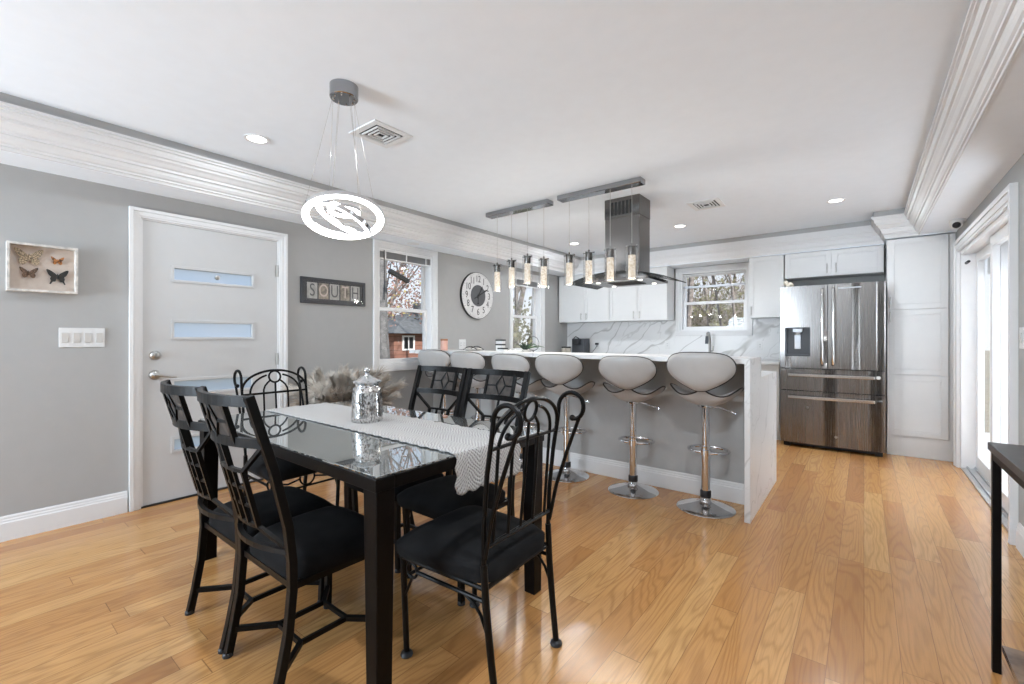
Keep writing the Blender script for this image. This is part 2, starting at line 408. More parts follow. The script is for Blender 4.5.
# perimeter soffits
mb = MB()
mb.box(XL, -3.69, YF, YB, 2.23, ZC).box(-3.69, -3.525, YF, 6.29, 2.405, ZC)
struct(mb.build('soffit_left', 'ceil'))
struct(MB().box(.43, XR, YF, 6.0, 2.23, ZC).box(.335, .43, YF, 6.0, 2.405, ZC).build('soffit_right', 'ceil'))
struct(MB().box(-3.69, .175, 6.29, YB, 2.215, ZC).box(.175, XR, 6.0, YB, 2.222, ZC).build('soffit_back', 'ceil'))
# crown moulding swept round the tray
PROF = [(0, 0), (.06, .0), (.06, .09), (.14, .09), (.14, .15), (.22, .18), (.29, .26), (.31, .36), (.40, .36), (.40, .44), (.48, .47), (.58, .56), (.68, .61), (.68, .69), (.77, .69), (.82, .78), (.83, .86), (.92, .86), (.92, .93), (1, .93), (1, 1), (.8, 1), (.8, .95), (.4, .60), (0, .20)]
LOW = [(-3.69, YF), (-3.69, 6.29), (.175, 6.29), (.175, 6.0), (.43, 6.0), (.43, YF)]
LIP = [(-3.49, YF), (-3.49, 6.19), (.058, 6.19), (.058, 5.80), (.305, 5.80), (.305, YF)]
def sweep(prof, z0, h):
    mb = MB(); rows = [[mb.bm.verts.new((l[0] + (t[0] - l[0]) * p, l[1] + (t[1] - l[1]) * p, z0 + q * h)) for p, q in prof] for l, t in zip(LOW, LIP)]
    k = len(prof)
    for a, b in zip(rows, rows[1:]):
        for j in range(k): mb.bm.faces.new((a[j], a[(j + 1) % k], b[(j + 1) % k], b[j]))
    mb.bm.faces.new(rows[0]); mb.bm.faces.new(rows[-1]); return mb
struct(sweep(PROF, 2.224, .196).build('trim_1', 'trim'))
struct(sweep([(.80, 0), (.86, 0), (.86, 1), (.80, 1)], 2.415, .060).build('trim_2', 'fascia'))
# baseboards
BASEP = [(0, 0), (.016, 0), (.016, .105), (.012, .112), (.012, .120), (.008, .128), (.008, .136), (.004, .146), (0, .146)]
def baseboard(name, axis, at, sgn, a, b):
    return struct(MB().prism([(at + sgn * p, z) for p, z in BASEP], a, b, axis).build(name, 'trim'))
baseboard('baseboard_left', 'y', XL, 1, YF, .78)
baseboard('baseboard_left', 'y', XL, 1, 1.875, 3.55)
baseboard('baseboard_right', 'y', XR, -1, YF, 3.80)
baseboard('baseboard_right', 'y', XR, -1, 5.945, 6.02)
# casings
def casing(name, plane, at, sgn, u0, u1, z0, z1, w, bottom=False, th=.018):
    mb = MB()
    def bar(a, b, c, d, t):
        lo, hi = sorted((at, at + sgn * t))
        if plane == 'x': mb.box(lo, hi, a, b, c, d)
        else: mb.box(a, b, lo, hi, c, d)
    for k, (i0, i1, t) in enumerate(((0, .35, th + .008), (.35, .8, th), (.8, 1, th - .005))):
        o0, o1 = w * (1 - i0), w * (1 - i1)
        bar(u0 - o0, u0 - o1, z0 - (o0 if bottom else 0), z1 + o0, t); bar(u1 + o1, u1 + o0, z0 - (o0 if bottom else 0), z1 + o0, t)
        bar(u0 - o1, u1 + o1, z1 + o1, z1 + o0, t)
        if bottom: bar(u0 - o1, u1 + o1, z0 - o0, z0 - o1, t)
    return struct(mb.build(name, 'trim', bevel=.002))
casing('trim_3', 'x', XL, 1, .855, 1.80, 0, 2.045, .066)
casing('trim_4', 'x', XL, 1, W1[0], W1[1], W1[2], W1[3], .07, True)
casing('trim_5', 'x', XL, 1, W2[0], W2[1], W2[2], W2[3], .07, True)
casing('trim_6', 'y', YB, -1, WK[0], WK[1], WK[2], WK[3], .066, True)
casing('trim_7', 'x', XR, -1, 3.93, 5.81, 0, 2.0, .100, False, .028)

# ------------------------------------------------------------------ entry door
d = struct(wall_cells(MB(), 'x', -4.045, -4.006, .868, 1.788, .012, 2.035,
     [(1.05, 1.585, 1.632, 1.717), (1.05, 1.585, 1.207, 1.315), (1.05, 1.585, .79, .88), (1.05, 1.585, .372, .452)]).build('door_1', 'door'))
struct(MB().box(-4.15, XL, .855, .867, 0, 2.045).box(-4.15, XL, 1.789, 1.80, 0, 2.045).box(-4.15, XL, .867, 1.789, 2.037, 2.045).build('trim_8', 'trim'))
for z0, z1 in ((1.632, 1.717), (1.207, 1.315), (.79, .88), (.372, .452)):
    f = wall_cells(MB(), 'x', -4.006, -3.998, 1.03, 1.605, z0 - .02, z1 + .02, [(1.05, 1.585, z0, z1)]).build('lite_frame', 'door', d, bevel=.002)
    MB().box(-4.03, -4.022, 1.045, 1.59, z0 - .005, z1 + .005).build('frosted_pane', 'frost', f)
MB().lathe([(.034, 0), (.034, .008), (.028, .016), (.020, .022), (.001, .024)], 24, (-4.006, .937, 1.075), 'x').box(-3.985, -3.972, .932, .942, 1.06, 1.09).build('deadbolt', 'nickel', d, smooth=True)
h = MB().lathe([(.034, 0), (.034, .007), (.027, .016), (.014, .022), (.012, .045), (.001, .047)], 24, (-4.006, .935, .935), 'x')
h.tube([(-3.962, .935, .935), (-3.958, .965, .930), (-3.956, 1.0, .920), (-3.958, 1.04, .915), (-3.962, 1.055, .916)], [.010, .009, .008, .006, .005], 8)
h.build('lever_handle', 'nickel', d, smooth=True)
MB().lathe([(.017, 0), (.017, .018), (.010, .021), (.001, .021)], 20, (-4.022, 1.335, 1.675), 'x').build('peephole', 'nickel', d, smooth=True)
for z in (1.78, 1.02, .28): MB().tube([(-3.998, 1.790, z - .05), (-3.998, 1.790, z + .05)], .008, 8).box(-4.006, -4.001, 1.772, 1.79, z - .05, z + .05).build('hinge', 'nickel', d)
MB().box(-4.12, -3.99, .855, 1.80, 0, .012).build('threshold', 'darkplastic', d)

# ------------------------------------------------------------------ windows
def sash_window(name, plane, at, sgn, hole, depth=.15, muntin=None):
    """double-hung window seated at the outer half of a wall opening; sgn points outdoors"""
    u0, u1, z0, z1 = hole; zm = (z0 + z1) / 2 - .02
    def put(mb, a, b, c, d, t0, t1):
        lo, hi = sorted((at + sgn * t0, at + sgn * t1))
        if plane == 'x': mb.box(lo, hi, a, b, c, d)
        else: mb.box(a, b, lo, hi, c, d)
        return mb
    def ring(mb, a, b, c, d, w, t0, t1, wb=None):
        wb = wb or w
        put(mb, a, a + w, c, d, t0, t1); put(mb, b - w, b, c, d, t0, t1); put(mb, a + w, b - w, d - w, d, t0, t1); put(mb, a + w, b - w, c, c + wb, t0, t1)
        return mb
    root = struct(ring(MB(), u0, u1, z0, z1, .018, .0, depth).build(name, 'vinyl', bevel=.002))
    up = ring(MB(), u0 + .018, u1 - .018, zm - .018, z1 - .018, .034, .105, .135).build('upper_sash', 'vinyl', root, bevel=.002)
    lo = ring(MB(), u0 + .018, u1 - .018, z0 + .018, zm + .018, .038, .065, .100, .040).build('lower_sash', 'vinyl', root, bevel=.002)
    put(MB(), u0 + .045, u1 - .045, zm, z1 - .045, .118, .122).build('pane', 'glass', up)
    put(MB(), u0 + .05, u1 - .05, z0 + .05, zm - .01, .080, .084).build('pane', 'glass', lo)
    return root
sash_window('window_1', 'x', XL, -1, W1); sash_window('window_2', 'x', XL, -1, W2); sash_window('window_3', 'y', YB, 1, WK)
def blind(u0, u1, ztop, zbot, label):
    o = thing('window_blind', label, 'blind', (XL - .027, 0, 0))
    MB().box(-.02, .02, u0, u1, ztop - .03, ztop).build('headrail', 'vinyl', o)
    mb = MB(); n = 9
    for i in range(n):
        z = ztop - .035 - i * (ztop - .035 - zbot) / n; mb.box(-.024, .024, u0 + .004, u1 - .004, z - .003, z)
    mb.build('slat_stack', 'blindslat', o)
    MB().box(-.022, .022, u0, u1, zbot - .018, zbot - .004).build('bottom_rail', 'vinyl', o)
    MB().tube([(.026, u0 + .07, ztop - .02), (.03, u0 + .07, ztop - .55)], .004, 6).build('wand', 'darkplastic', o)
    for q in (.12, .5, .88): MB().box(.0245, .0255, u0 + (u1 - u0) * q - .008, u0 + (u1 - u0) * q + .008, zbot - .01, ztop - .02).build('tape', 'vinyl', o)
    return o
blind(2.818, 3.552, 2.153, 2.055, 'raised grey slatted blind at the top of the window beside the framed letter sign')
blind(5.093, 5.817, 2.098, 1.99, 'raised grey slatted blind at the top of the narrow window behind the pendant lamps')
# cellular shade rail in the kitchen window
o = thing('pleated_blind', 'half-raised blind with a grey bottom rail in the window over the sink', 'blind', (0, YB + .04, 0))
MB().box(-2.064, -1.257, -.015, .015, 2.095, 2.109).build('headrail', 'vinyl', o)
MB().box(-2.064, -1.257, -.016, .016, 1.915, 1.945).build('bottom_rail', 'silver', o)
for x in (-2.03, -1.29): MB().tube([(x, 0, 1.945), (x, 0, 2.097)], .0015, 5).build('cord', 'vinyl', o)

# ------------------------------------------------------------------ sliding patio door
d2 = MB()
d2.box(XR, .85, 3.93, 3.965, 0, 2.0).box(XR, .85, 5.775, 5.81, 0, 2.0).box(XR, .85, 3.965, 5.775, 1.965, 2.0)
d2 = struct(d2.build('door_2', 'vinyl'))
MB().box(.70, .85, 3.965, 5.775, 0, .012).box(.735, .745, 3.965, 5.775, .012, .03).box(.785, .795, 3.965, 5.775, .012, .03).build('track', 'alu', d2)
def slide_panel(x, y0, y1):
    mb = MB(); a, b = x - .02, x + .02; w = .075
    mb.box(a, b, y0, y0 + w, .03, 1.965).box(a, b, y1 - w, y1, .03, 1.965).box(a, b, y0 + w, y1 - w, 1.885, 1.965).box(a, b, y0 + w, y1 - w, .03, .14)
    p = mb.build('door_panel', 'vinyl', d2, bevel=.003)
    MB().box(x - .004, x + .004, y0 + w - .01, y1 - w + .01, .13, 1.89).build('pane', 'glass', p); return p
p1 = slide_panel(.77, 3.965, 4.90); p2 = slide_panel(.815, 4.84, 5.775)
MB().box(.735, .75, 3.985, 4.02, .95, 1.2).build('pull_handle', 'whiteplastic', p1)
MB().tube([(.73, 5.74, 1.88), (.73, 5.62, 1.88)], .012, 8).build('closer', 'darkplastic', d2)
vb = thing('vertical_blind', 'white vertical slat blind with a grey top strip hanging behind the patio door glass', 'blind', (.90, 0, 0))
MB().box(-.03, .03, 3.95, 5.79, 1.77, 1.99).build('headrail', 'blindslat', vb)
for i in range(24):
    y = 3.90 + i * .084
    MB().box(-.002, .002, -.051, .051, .03, 1.77).xf(Matrix.Translation((0, y, 0)) @ rotz(-.28)).build('slat', 'slat', vb)

# ------------------------------------------------------------------ cabinets
def shaker(mb, x0, x1, z0, z1, yf, w=.055):
    mb.box(x0 + .01, x1 - .01, yf + .007, yf + .02, z0 + .01, z1 - .01)
    mb.box(x0, x0 + w, yf, yf + .02, z0, z1); mb.box(x1 - w, x1, yf, yf + .02, z0, z1)
    mb.box(x0 + w, x1 - w, yf, yf + .02, z0, z0 + w); mb.box(x0 + w, x1 - w, yf, yf + .02, z1 - w, z1); return mb
def pull(p, x, z0, z1, yf, horiz=False):
    mb = MB()
    if horiz:
        mb.tube([(x - .06, yf - .03, z0), (x + .06, yf - .03, z0)], .006, 8)
        for q in (-.045, .045): mb.tube([(x + q, yf - .03, z0), (x + q, yf, z0)], .005, 6)
    else:
        mb.tube([(x, yf - .03, z0), (x, yf - .03, z1)], .006, 8)
        for z in (z0 + .018, z1 - .018): mb.tube([(x, yf - .03, z), (x, yf, z)], .005, 6)
    return mb.build('handle', 'nickel', p, smooth=True)
def cabinet(name, label, x0, x1, z0, z1, yf, yb, doors, handles, group=None):
    o = thing(name, label, 'cabinet', ((x0 + x1) / 2, yf, z0), 0, group); T = Matrix.Translation((-(x0 + x1) / 2, -yf, -z0))
    MB().box(x0, x1, yf + .022, yb, z0, z1).xf(T).build('body', 'cab', o)
    for (a, b, c, e), hd in zip(doors, handles):
        p = shaker(MB(), a + .002, b - .002, c + .002, e - .002, yf).xf(T).build('door', 'cab', o, bevel=.0015)
        if hd:
            hx, h0, h1 = hd; k = pull(p, hx, h0, h1, yf); k.data.transform(T)
    return o
cabinet('wall_cabinet', 'white double-door wall cabinet in the corner above the coffee maker', -3.97, -3.07, 1.455, 2.212, 6.3, 6.605,
        [(-3.97, -3.50, 1.455, 2.212), (-3.50, -3.07, 1.455, 2.212)], [(-3.545, 1.485, 1.595), (-3.455, 1.485, 1.595)])
cabinet('wall_cabinet', 'white double-door wall cabinet beside the kitchen window, behind the range hood', -3.068, -2.18, 1.455, 2.212, 6.3, 6.605,
        [(-3.068, -2.622, 1.455, 2.212), (-2.622, -2.18, 1.455, 2.212)], [(-2.667, 1.485, 1.595), (-2.577, 1.485, 1.595)])
cabinet('wall_cabinet', 'narrow single-door white wall cabinet between the kitchen window and the refrigerator', -1.145, -.765, 1.455, 2.212, 6.3, 6.605,
        [(-1.145, -.765, 1.455, 2.212)], [(-1.115, 1.485, 1.595)])
cabinet('wall_cabinet', 'short two-door white cabinet above the refrigerator', -.755, .17, 1.915, 2.212, 6.3, 6.605,
        [(-.755, -.293, 1.915, 2.212), (-.293, .17, 1.915, 2.212)], [(-.335, 1.945, 2.055), (-.25, 1.945, 2.055)])
pc = cabinet('pantry_cabinet', 'tall white three-door pantry cabinet beside the refrigerator', .187, .648, .2, 2.215, 6.03, 6.605,
        [(.187, .648, .205, .828), (.187, .648, .828, 1.49), (.187, .648, 1.49, 2.212)], [None, (.212, 1.36, 1.47), (.212, 1.51, 1.62)])
MB().box(.187, .696, 6.045, 6.60, 0, .2).xf(Matrix.Translation((-.4175, -6.03, -.2))).build('toe_kick', 'cab', pc)
MB().box(.651, .696, 6.05, 6.60, .2, 2.215).xf(Matrix.Translation((-.4175, -6.03, -.2))).build('filler_strip', 'cab', pc)
def base_cab(label, x0, x1, drawer=True):
    o = thing('base_cabinet', label, 'cabinet', ((x0 + x1) / 2, 6.02, 0)); T = Matrix.Translation((-(x0 + x1) / 2, -6.02, 0))
    MB().box(x0, x1, 6.042, 6.60, .1, .885).box(x0, x1, 6.09, 6.60, 0, .1).xf(T).build('body', 'cab', o)
    f = shaker(MB(), x0 + .002, x1 - .002, .72, .875, 6.02, .035).xf(T).build('drawer', 'cab', o); k = pull(f, (x0 + x1) / 2, .80, .8, 6.02, True); k.data.transform(T)
    xm = (x0 + x1) / 2
    for a, b, hx in ((x0, xm, xm - .04), (xm, x1, xm + .04)):
        p = shaker(MB(), a + .002, b - .002, .11, .715, 6.02).xf(T).build('door', 'cab', o); k = pull(p, hx, .58, .69, 6.02); k.data.transform(T)
base_cab('white base cabinet standing beside the refrigerator under the worktop', -1.2, -.775)
base_cab('white base cabinet under the kitchen window', -2.1, -1.203)
base_cab('white base cabinet in the run left of the sink cabinet', -3.0, -2.103)
wk = MB().box(XL + .001, -.768, 5.99, 6.61, .887, .922).build('kitchen_worktop', 'quartz', bevel=.003); tag(wk, 'white veined quartz worktop along the window wall under the backsplash', 'worktop')
struct(MB().box(XL, -2.166, 6.612, YB, .922, 1.455).box(-2.166, -1.153, 6.612, YB, .922, 1.237).box(-1.153, -.30, 6.612, YB, .922, 1.455).build('wall_backsplash', 'marble'))

# ------------------------------------------------------------------ peninsula
struct(MB().box(XL, -.613, 3.575, 3.66, 0, 1.028).box(XL, -.613, 3.66, 4.28, 0, .885).build('wall_peninsula', 'knee'))
baseboard('baseboard_peninsula', 'x', 3.575, -1, XL, -.613)
ct = thing('bar_counter', 'long white quartz bar counter with a waterfall end panel reaching the floor', 'counter', (-2.3, 3.4, 0)); T = Matrix.Translation((2.3, -3.4, 0))
MB().box(XL + .001, -.577, 3.22, 3.61, 1.03, 1.065).xf(T).build('bar_top', 'quartz', ct, bevel=.002)
MB().prism([(3.22, 0), (4.32, 0), (4.32, .92), (3.61, .92), (3.61, 1.03), (3.22, 1.03)], -.612, -.577, 'x').xf(T).build('waterfall_panel', 'quartz', ct, bevel=.002)
MB().box(XL + .001, -.613, 3.665, 4.32, .887, .92).xf(T).build('worktop', 'quartz', ct, bevel=.002)

# ------------------------------------------------------------------ refrigerator
fr = thing('refrigerator', 'stainless steel French-door refrigerator with two drawers and a dark dispenser', 'refrigerator', (-.281, 5.78, 0)); fx0, fx1 = -.455, .453
MB().box(fx0 + .004, fx1 - .004, .075, .74, .05, 1.755).build('body', 'greyplastic', fr)
def curved_front(x0, x1, z0, z1, hole=None):
    mb = MB(); n = 12
    xs = sorted({x0 + (x1 - x0) * i / n for i in range(n + 1)} | ({hole[0], hole[1]} if hole else set()))
    yf = lambda x: .0 + .007 * ((x / .455) ** 2) ** 1.5
    zs = [z0, z1] if not hole else [z0, hole[2], hole[3], z1]
    for a, b in zip(xs, xs[1:]):
        for c, e in zip(zs, zs[1:]):
            if hole and hole[0] < (a + b) / 2 < hole[1] and hole[2] < (c + e) / 2 < hole[3]: continue
            v = [mb.bm.verts.new(q) for q in ((a, yf(a), c), (b, yf(b), c), (b, yf(b), e), (a, yf(a), e), (a, .07, c), (b, .07, c), (b, .07, e), (a, .07, e))]
            for f in ((0, 1, 2, 3), (7, 6, 5, 4), (0, 4, 5, 1), (3, 2, 6, 7), (0, 3, 7, 4), (1, 5, 6, 2)): mb.bm.faces.new([v[i] for i in f])
    bmesh.ops.remove_doubles(mb.bm, verts=mb.bm.verts, dist=1e-5)
    seen = {}
    for f in list(mb.bm.faces):
        k = tuple(sorted(v.index for v in f.verts)) if False else tuple(sorted((round(v.co.x, 4), round(v.co.y, 4), round(v.co.z, 4)) for v in f.verts))
        seen.setdefault(k, []).append(f)
    dead = [f for fs in seen.values() if len(fs) > 1 for f in fs]
    bmesh.ops.delete(mb.bm, geom=dead, context='FACES_ONLY'); return mb
dl = curved_front(fx0, -.025, .872, 1.767, (-.41, -.175, 1.0, 1.317)).build('door', 'steel', fr, smooth=True, angle=30)
dr = curved_front(-.019, fx1, .872, 1.767).build('door', 'steel', fr, smooth=True, angle=30)
w1 = curved_front(fx0, fx1, .630, .864).build('drawer', 'steel', fr, smooth=True, angle=30)
w2 = curved_front(fx0, fx1, .055, .622).build('drawer', 'steel', fr, smooth=True, angle=30)
dp = MB().box(-.41, -.175, .058, .066, 1.0, 1.317).box(-.41, -.395, .008, .06, 1.0, 1.317).box(-.19, -.175, .008, .06, 1.0, 1.317).box(-.395, -.19, .008, .06, 1.0, 1.02).box(-.395, -.19, .008, .06, 1.30, 1.317).build('dispenser', 'greyplastic', dl)
MB().box(-.335, -.25, .012, .058, 1.265, 1.30).lathe([(.03, 0), (.035, .03)], 16, (-.292, .036, 1.235)).build('dispenser_nozzle', 'silver', dp)
MB().box(-.325, -.265, .04, .056, 1.08, 1.235).build('dispenser_paddle', 'silver', dp, bevel=.004)
for x, p in ((-.068, dl), (.026, dr)):
    MB().tube([(x, .0, .915), (x, -.035, .93), (x, -.052, 1.0), (x, -.058, 1.3), (x, -.052, 1.62), (x, -.035, 1.705), (x, .0, 1.72)], [.015, .016, .015, .014, .015, .016, .015], 12).build('handle', 'handle', p, smooth=True)
for z, p in ((.798, w1), (.558, w2)):
    MB().box(-.375, .367, -.055, -.03, z - .016, z + .016).box(-.375, -.345, -.03, .01, z - .014, z + .014).box(.337, .367, -.03, .01, z - .014, z + .014).build('handle', 'handle', p, bevel=.004)
MB().box(.07, .26, -.003, .004, 1.715, 1.728).build('door_badge', 'silver', dr)
for x, z in ((.395, .80),): MB().lathe([(.018, -.006), (.018, .006)], 16, (x, .01, z), 'y').build('round_sticker', 'whiteplastic', w1)
for x, z in ((-.20, .45), (.05, .16)): MB().lathe([(.013, -.006), (.013, .006)], 16, (x, .005, z), 'y').build('magnet', 'silver', w2)
for x in (-.40, .40): MB().box(x - .03, x + .03, .07, .14, 0, .05).build('foot', 'darkplastic', fr)
MB().box(-.42, .42, .09, .12, .012, .055).build('grille', 'darkplastic', fr)
o = thing('ornament', 'small pale ornament of dried petals on top of the refrigerator', 'ornament', (-.66, 5.95, 1.755))
mb = MB()
for k in range(5): mb.ball((random.uniform(-.045, .045), random.uniform(-.03, .03), .03 + .012 * k), .024, 6)
mb.box(-.05, .05, -.03, .03, 0, .02); mb.build('petal_cluster', 'cream', o, smooth=True)

# ------------------------------------------------------------------ range hood
hx, hy = -1.722, 3.915
hd = thing('range_hood', 'stainless steel island range hood with a slotted chimney and curved glass canopy', 'range hood', (hx, hy, 1.70))
MB().box(-.165, .165, -.125, .125, .045, .60).build('chimney', 'hoodsteel', hd, bevel=.004)
up = MB().box(-.168, .168, -.128, .128, .595, .774).build('upper_chimney', 'hoodsteel', hd, bevel=.004)
for i in range(6): MB().box(-.102 + i * .036, -.080 + i * .036, -.1305, -.1275, .618, .738).build('vent_slot', 'vent', up)
MB().box(-.30, .30, -.27, .22, .004, .03).prism([(-.30, .03), (.30, .03), (.17, .075), (-.17, .075)], -.2, .18).build('canopy_box', 'hoodsteel', hd, bevel=.003)
MB().shell(lambda u, v: ((u - .5) * .90, -.31 + v * .58, .075 - .075 * (2 * (u - .5)) ** 2 * 1.0), 24, 2, (0, 0, .008)).build('glass_canopy', 'canopyglass', hd, smooth=True)
for x in (-.2, .2):
    for y in (-.19, .14): MB().lathe([(.019, .0), (.019, .005)], 20, (x, y, 0)).build('hood_light', 'hoodled', hd)
mb = MB()
for i in range(14): mb.box(-.13 + i * .02, -.12 + i * .02, -.14, .1, .001, .0045)
mb.build('filter', 'vent', hd)
MB().box(-.16, .16, -.2755, -.2695, .008, .026).build('control_strip', 'darkplastic', hd)

# ------------------------------------------------------------------ pendant lamps
def pendant_bar(x0, x1, y, xs, lens, label):
    o = thing('pendant_light', label, 'pendant lamp', ((x0 + x1) / 2, y, ZC), 0, None); c = (x0 + x1) / 2
    MB().box(x0 - c, x1 - c, -.05, .05, -.045, 0).build('ceiling_bar', 'greychrome', o, bevel=.006)
    for x, zb in zip(xs, lens):
        zz = zb - ZC; X = x - c
        cb = MB().tube([(X, 0, -.045), (X, 0, zz + .29)], .0016, 6).build('cable', 'nickel', o)
        cp = MB().lathe([(.004, .295), (.008, .29), (.008, .272), (.030, .268), (.030, .205), (.028, .195)], 20, (X, 0, zz)).box(X - .055, X + .055, -.006, .006, zz + .262, zz + .270).box(X - .006, X + .006, -.055, .055, zz + .262, zz + .270).build('socket_cap', 'darknickel', o, smooth=True)
        MB().lathe([(.029, .008), (.029, .197)], 20, (X, 0, zz)).build('crystal_rod', 'crystal', o, smooth=True)
        MB().lathe([(.050, 0), (.050, .278), (.0465, .278), (.0465, .003)], 28, (X, 0, zz), cap=False).build('glass_tube', 'tubeglass', o, smooth=True)
        lamp('pendant_glow', 'POINT', (X, 0, zz - .02), (0, 0, 0), 2.6, (1, .95, .88), o, shadow_soft_size=.03)
    return o
pendant_bar(-3.03, -2.27, 3.46, (-2.915, -2.73, -2.537, -2.347), (1.668, 1.695, 1.715, 1.668), 'chrome bar pendant with four bubble-glass tubes hung nearest the clock wall')
pendant_bar(-2.16, -1.38, 3.44, (-2.06, -1.865, -1.665, -1.475), (1.668, 1.668, 1.672, 1.672), 'chrome bar pendant with four bubble-glass tubes hung in front of the range hood')

# ------------------------------------------------------------------ ring chandelier
rc = thing('ring_chandelier', 'modern chandelier of interlocked lit rings hung over the dining table', 'chandelier', (-2.07, 1.253, ZC))
MB().lathe([(.001, -.066), (.065, -.066), (.069, -.061), (.069, 0), (.001, 0)], 40, cap=False).build('ceiling_canopy', 'greychrome', rc, smooth=True, angle=30)
def ring_part(R, w, h, cz, tilt, az):
    Mx = Matrix.Translation((.0, 0, cz)) @ rotz(az) @ Matrix.Rotation(tilt, 4, 'X')
    n = 64
    f = MB().lathe([(R, h * .5), (R, -h * .48), (R - w, -h * .30), (R - w, h * .5), (R, h * .5)], n, cap=False).xf(Mx).build('ring', 'chrome', rc, smooth=True, angle=30)
    MB().lathe([(R - .0015, -h * .40), (R - .0015, -h * .52), (R - w * .5, -h * .60), (R - w - .0005, -h * .42), (R - w - .0005, h * .1)], n, cap=False).xf(Mx).build('led_band', 'led', f, smooth=True, angle=30)
    return [Mx @ Vector((R * math.cos(a) * .96, R * math.sin(a) * .96, h * .5)) for a in (0.4, PI / 2 + .4, PI + .4, 1.5 * PI + .4)]
va = math.atan2(1.253, -2.07) - PI / 2     # yaw of the view direction at the lamp
P1 = ring_part(.196, .034, .022, -.662, math.radians(-20), va)
P2 = ring_part(.146, .028, .022, -.672, math.radians(27), va + math.radians(101))
P3 = ring_part(.080, .026, .016, -.630, math.radians(-6), va)
for k, q in enumerate(P1 + P2[::2] + P3[::2]):
    a = math.atan2(q.y, q.x); MB().tube([(.055 * math.cos(a), .055 * math.sin(a), -.066), tuple(q)], .0009, 5).build('wire', 'nickel', rc)
mb = MB()
for k in range(8): mb.ball((.05 * math.cos(k * PI / 4), .05 * math.sin(k * PI / 4), -.068), .005, 5)
mb.build('wire_grip', 'chrome', rc)

# ------------------------------------------------------------------ recessed lights, vents, cameras
def can(x, y, z, label, power, big=.055):
    o = thing('recessed_light', label, 'ceiling light', (x, y, z), 0)
    MB().lathe([(big, 0), (big + .018, -.002), (big + .018, -.006), (big, -.005)], 32, cap=False).build('trim_ring', 'vinyl', o, smooth=True)
    MB().lathe([(.001, -.0035), (big, -.0035)], 32, cap=False).build('lens', 'can', o)
    lamp('downlight', 'AREA', (0, 0, -.012), (0, 0, 0), power, (.86, .93, 1), o, shape='DISK', size=.09)
PW = 9
can(-3.05, 1.236, ZC, 'round recessed ceiling light above the entry door', 6)
can(-.2, 1.24, ZC, 'added unseen recessed ceiling light brightening the open floor beside the console table', 20)  # extra fixture added out of view to brighten this side of the room
can(-1.645, 5.18, ZC, 'round recessed ceiling light behind the range hood, below the small ceiling vent', PW)
can(-3.07, 5.26, ZC, 'round recessed ceiling light above the corner wall cabinet', PW)
can(-.205, 5.11, ZC, 'round recessed ceiling light in front of the refrigerator', PW)
o = thing('recessed_light', 'unlit round recessed light in the low soffit above the double-hung window', 'ceiling light', (-3.862, 3.16, 2.23))
MB().lathe([(.001, -.003), (.05, -.003), (.068, -.002), (.068, -.006), (.001, -.006)], 32, cap=False).build('trim_ring', 'vinyl', o, smooth=True)
def vent(x0, x1, y0, y1, label):
    o = thing('ceiling_vent', label, 'vent', ((x0 + x1) / 2, (y0 + y1) / 2, ZC)); w, h = (x1 - x0) / 2, (y1 - y0) / 2
    wall = wall_cells(MB(), 'z0', 0, 1, 0, 0, 0, 0, []) if False else MB()
    for a, b, c, d in ((-w, w, -h, -h + .04), (-w, w, h - .04, h), (-w, -w + .04, -h + .04, h - .04), (w - .04, w, -h + .04, h - .04)): wall.box(a, b, c, d, -.008, 0)
    wall.build('frame', 'vinyl', o, bevel=.002)
    MB().box(-w + .04, w - .04, -h + .04, h - .04, -.002, 0).build('backing', 'vent', o)
    mb = MB()
    for k in range(3):
        a = .055 + k * .026; q = .008
        for s, e, c, d in ((-w + a, w - a, -h + a, -h + a + q), (-w + a, w - a, h - a - q, h - a), (-w + a, -w + a + q, -h + a + q, h - a - q), (w - a - q, w - a, -h + a + q, h - a - q)):
            if e > s and d > c: mb.box(s, e, c, d, -.012, -.003)
    mb.build('louver', 'vinyl', o)
vent(-2.51, -2.235, 1.55, 1.83, 'square white louvred ceiling vent beside the ring chandelier')
vent(-1.32, -1.04, 4.34, 4.65, 'square white louvred ceiling vent between the range hood and the refrigerator')
o = thing('security_camera', 'small white dome camera with a dark lens under the soffit by the patio door', 'camera', (.640, 5.46, 2.23))
MB().lathe([(.055, 0), (.055, -.02), (.05, -.028), (.001, -.03)], 28).build('base', 'whiteplastic', o, smooth=True)
hd_ = MB().lathe([(.001, .045), (.030, .040), (.042, .015), (.042, -.02), (.032, -.038), (.001, -.040)], 24).xf(Matrix.Translation((-.01, -.02, -.035)) @ Matrix.Rotation(math.radians(-60), 4, 'X')).build('camera_head', 'whiteplastic', o, smooth=True)
MB().ball((-.012, -.045, -.05), .03, 8).build('lens', 'darkplastic', hd_, smooth=True)

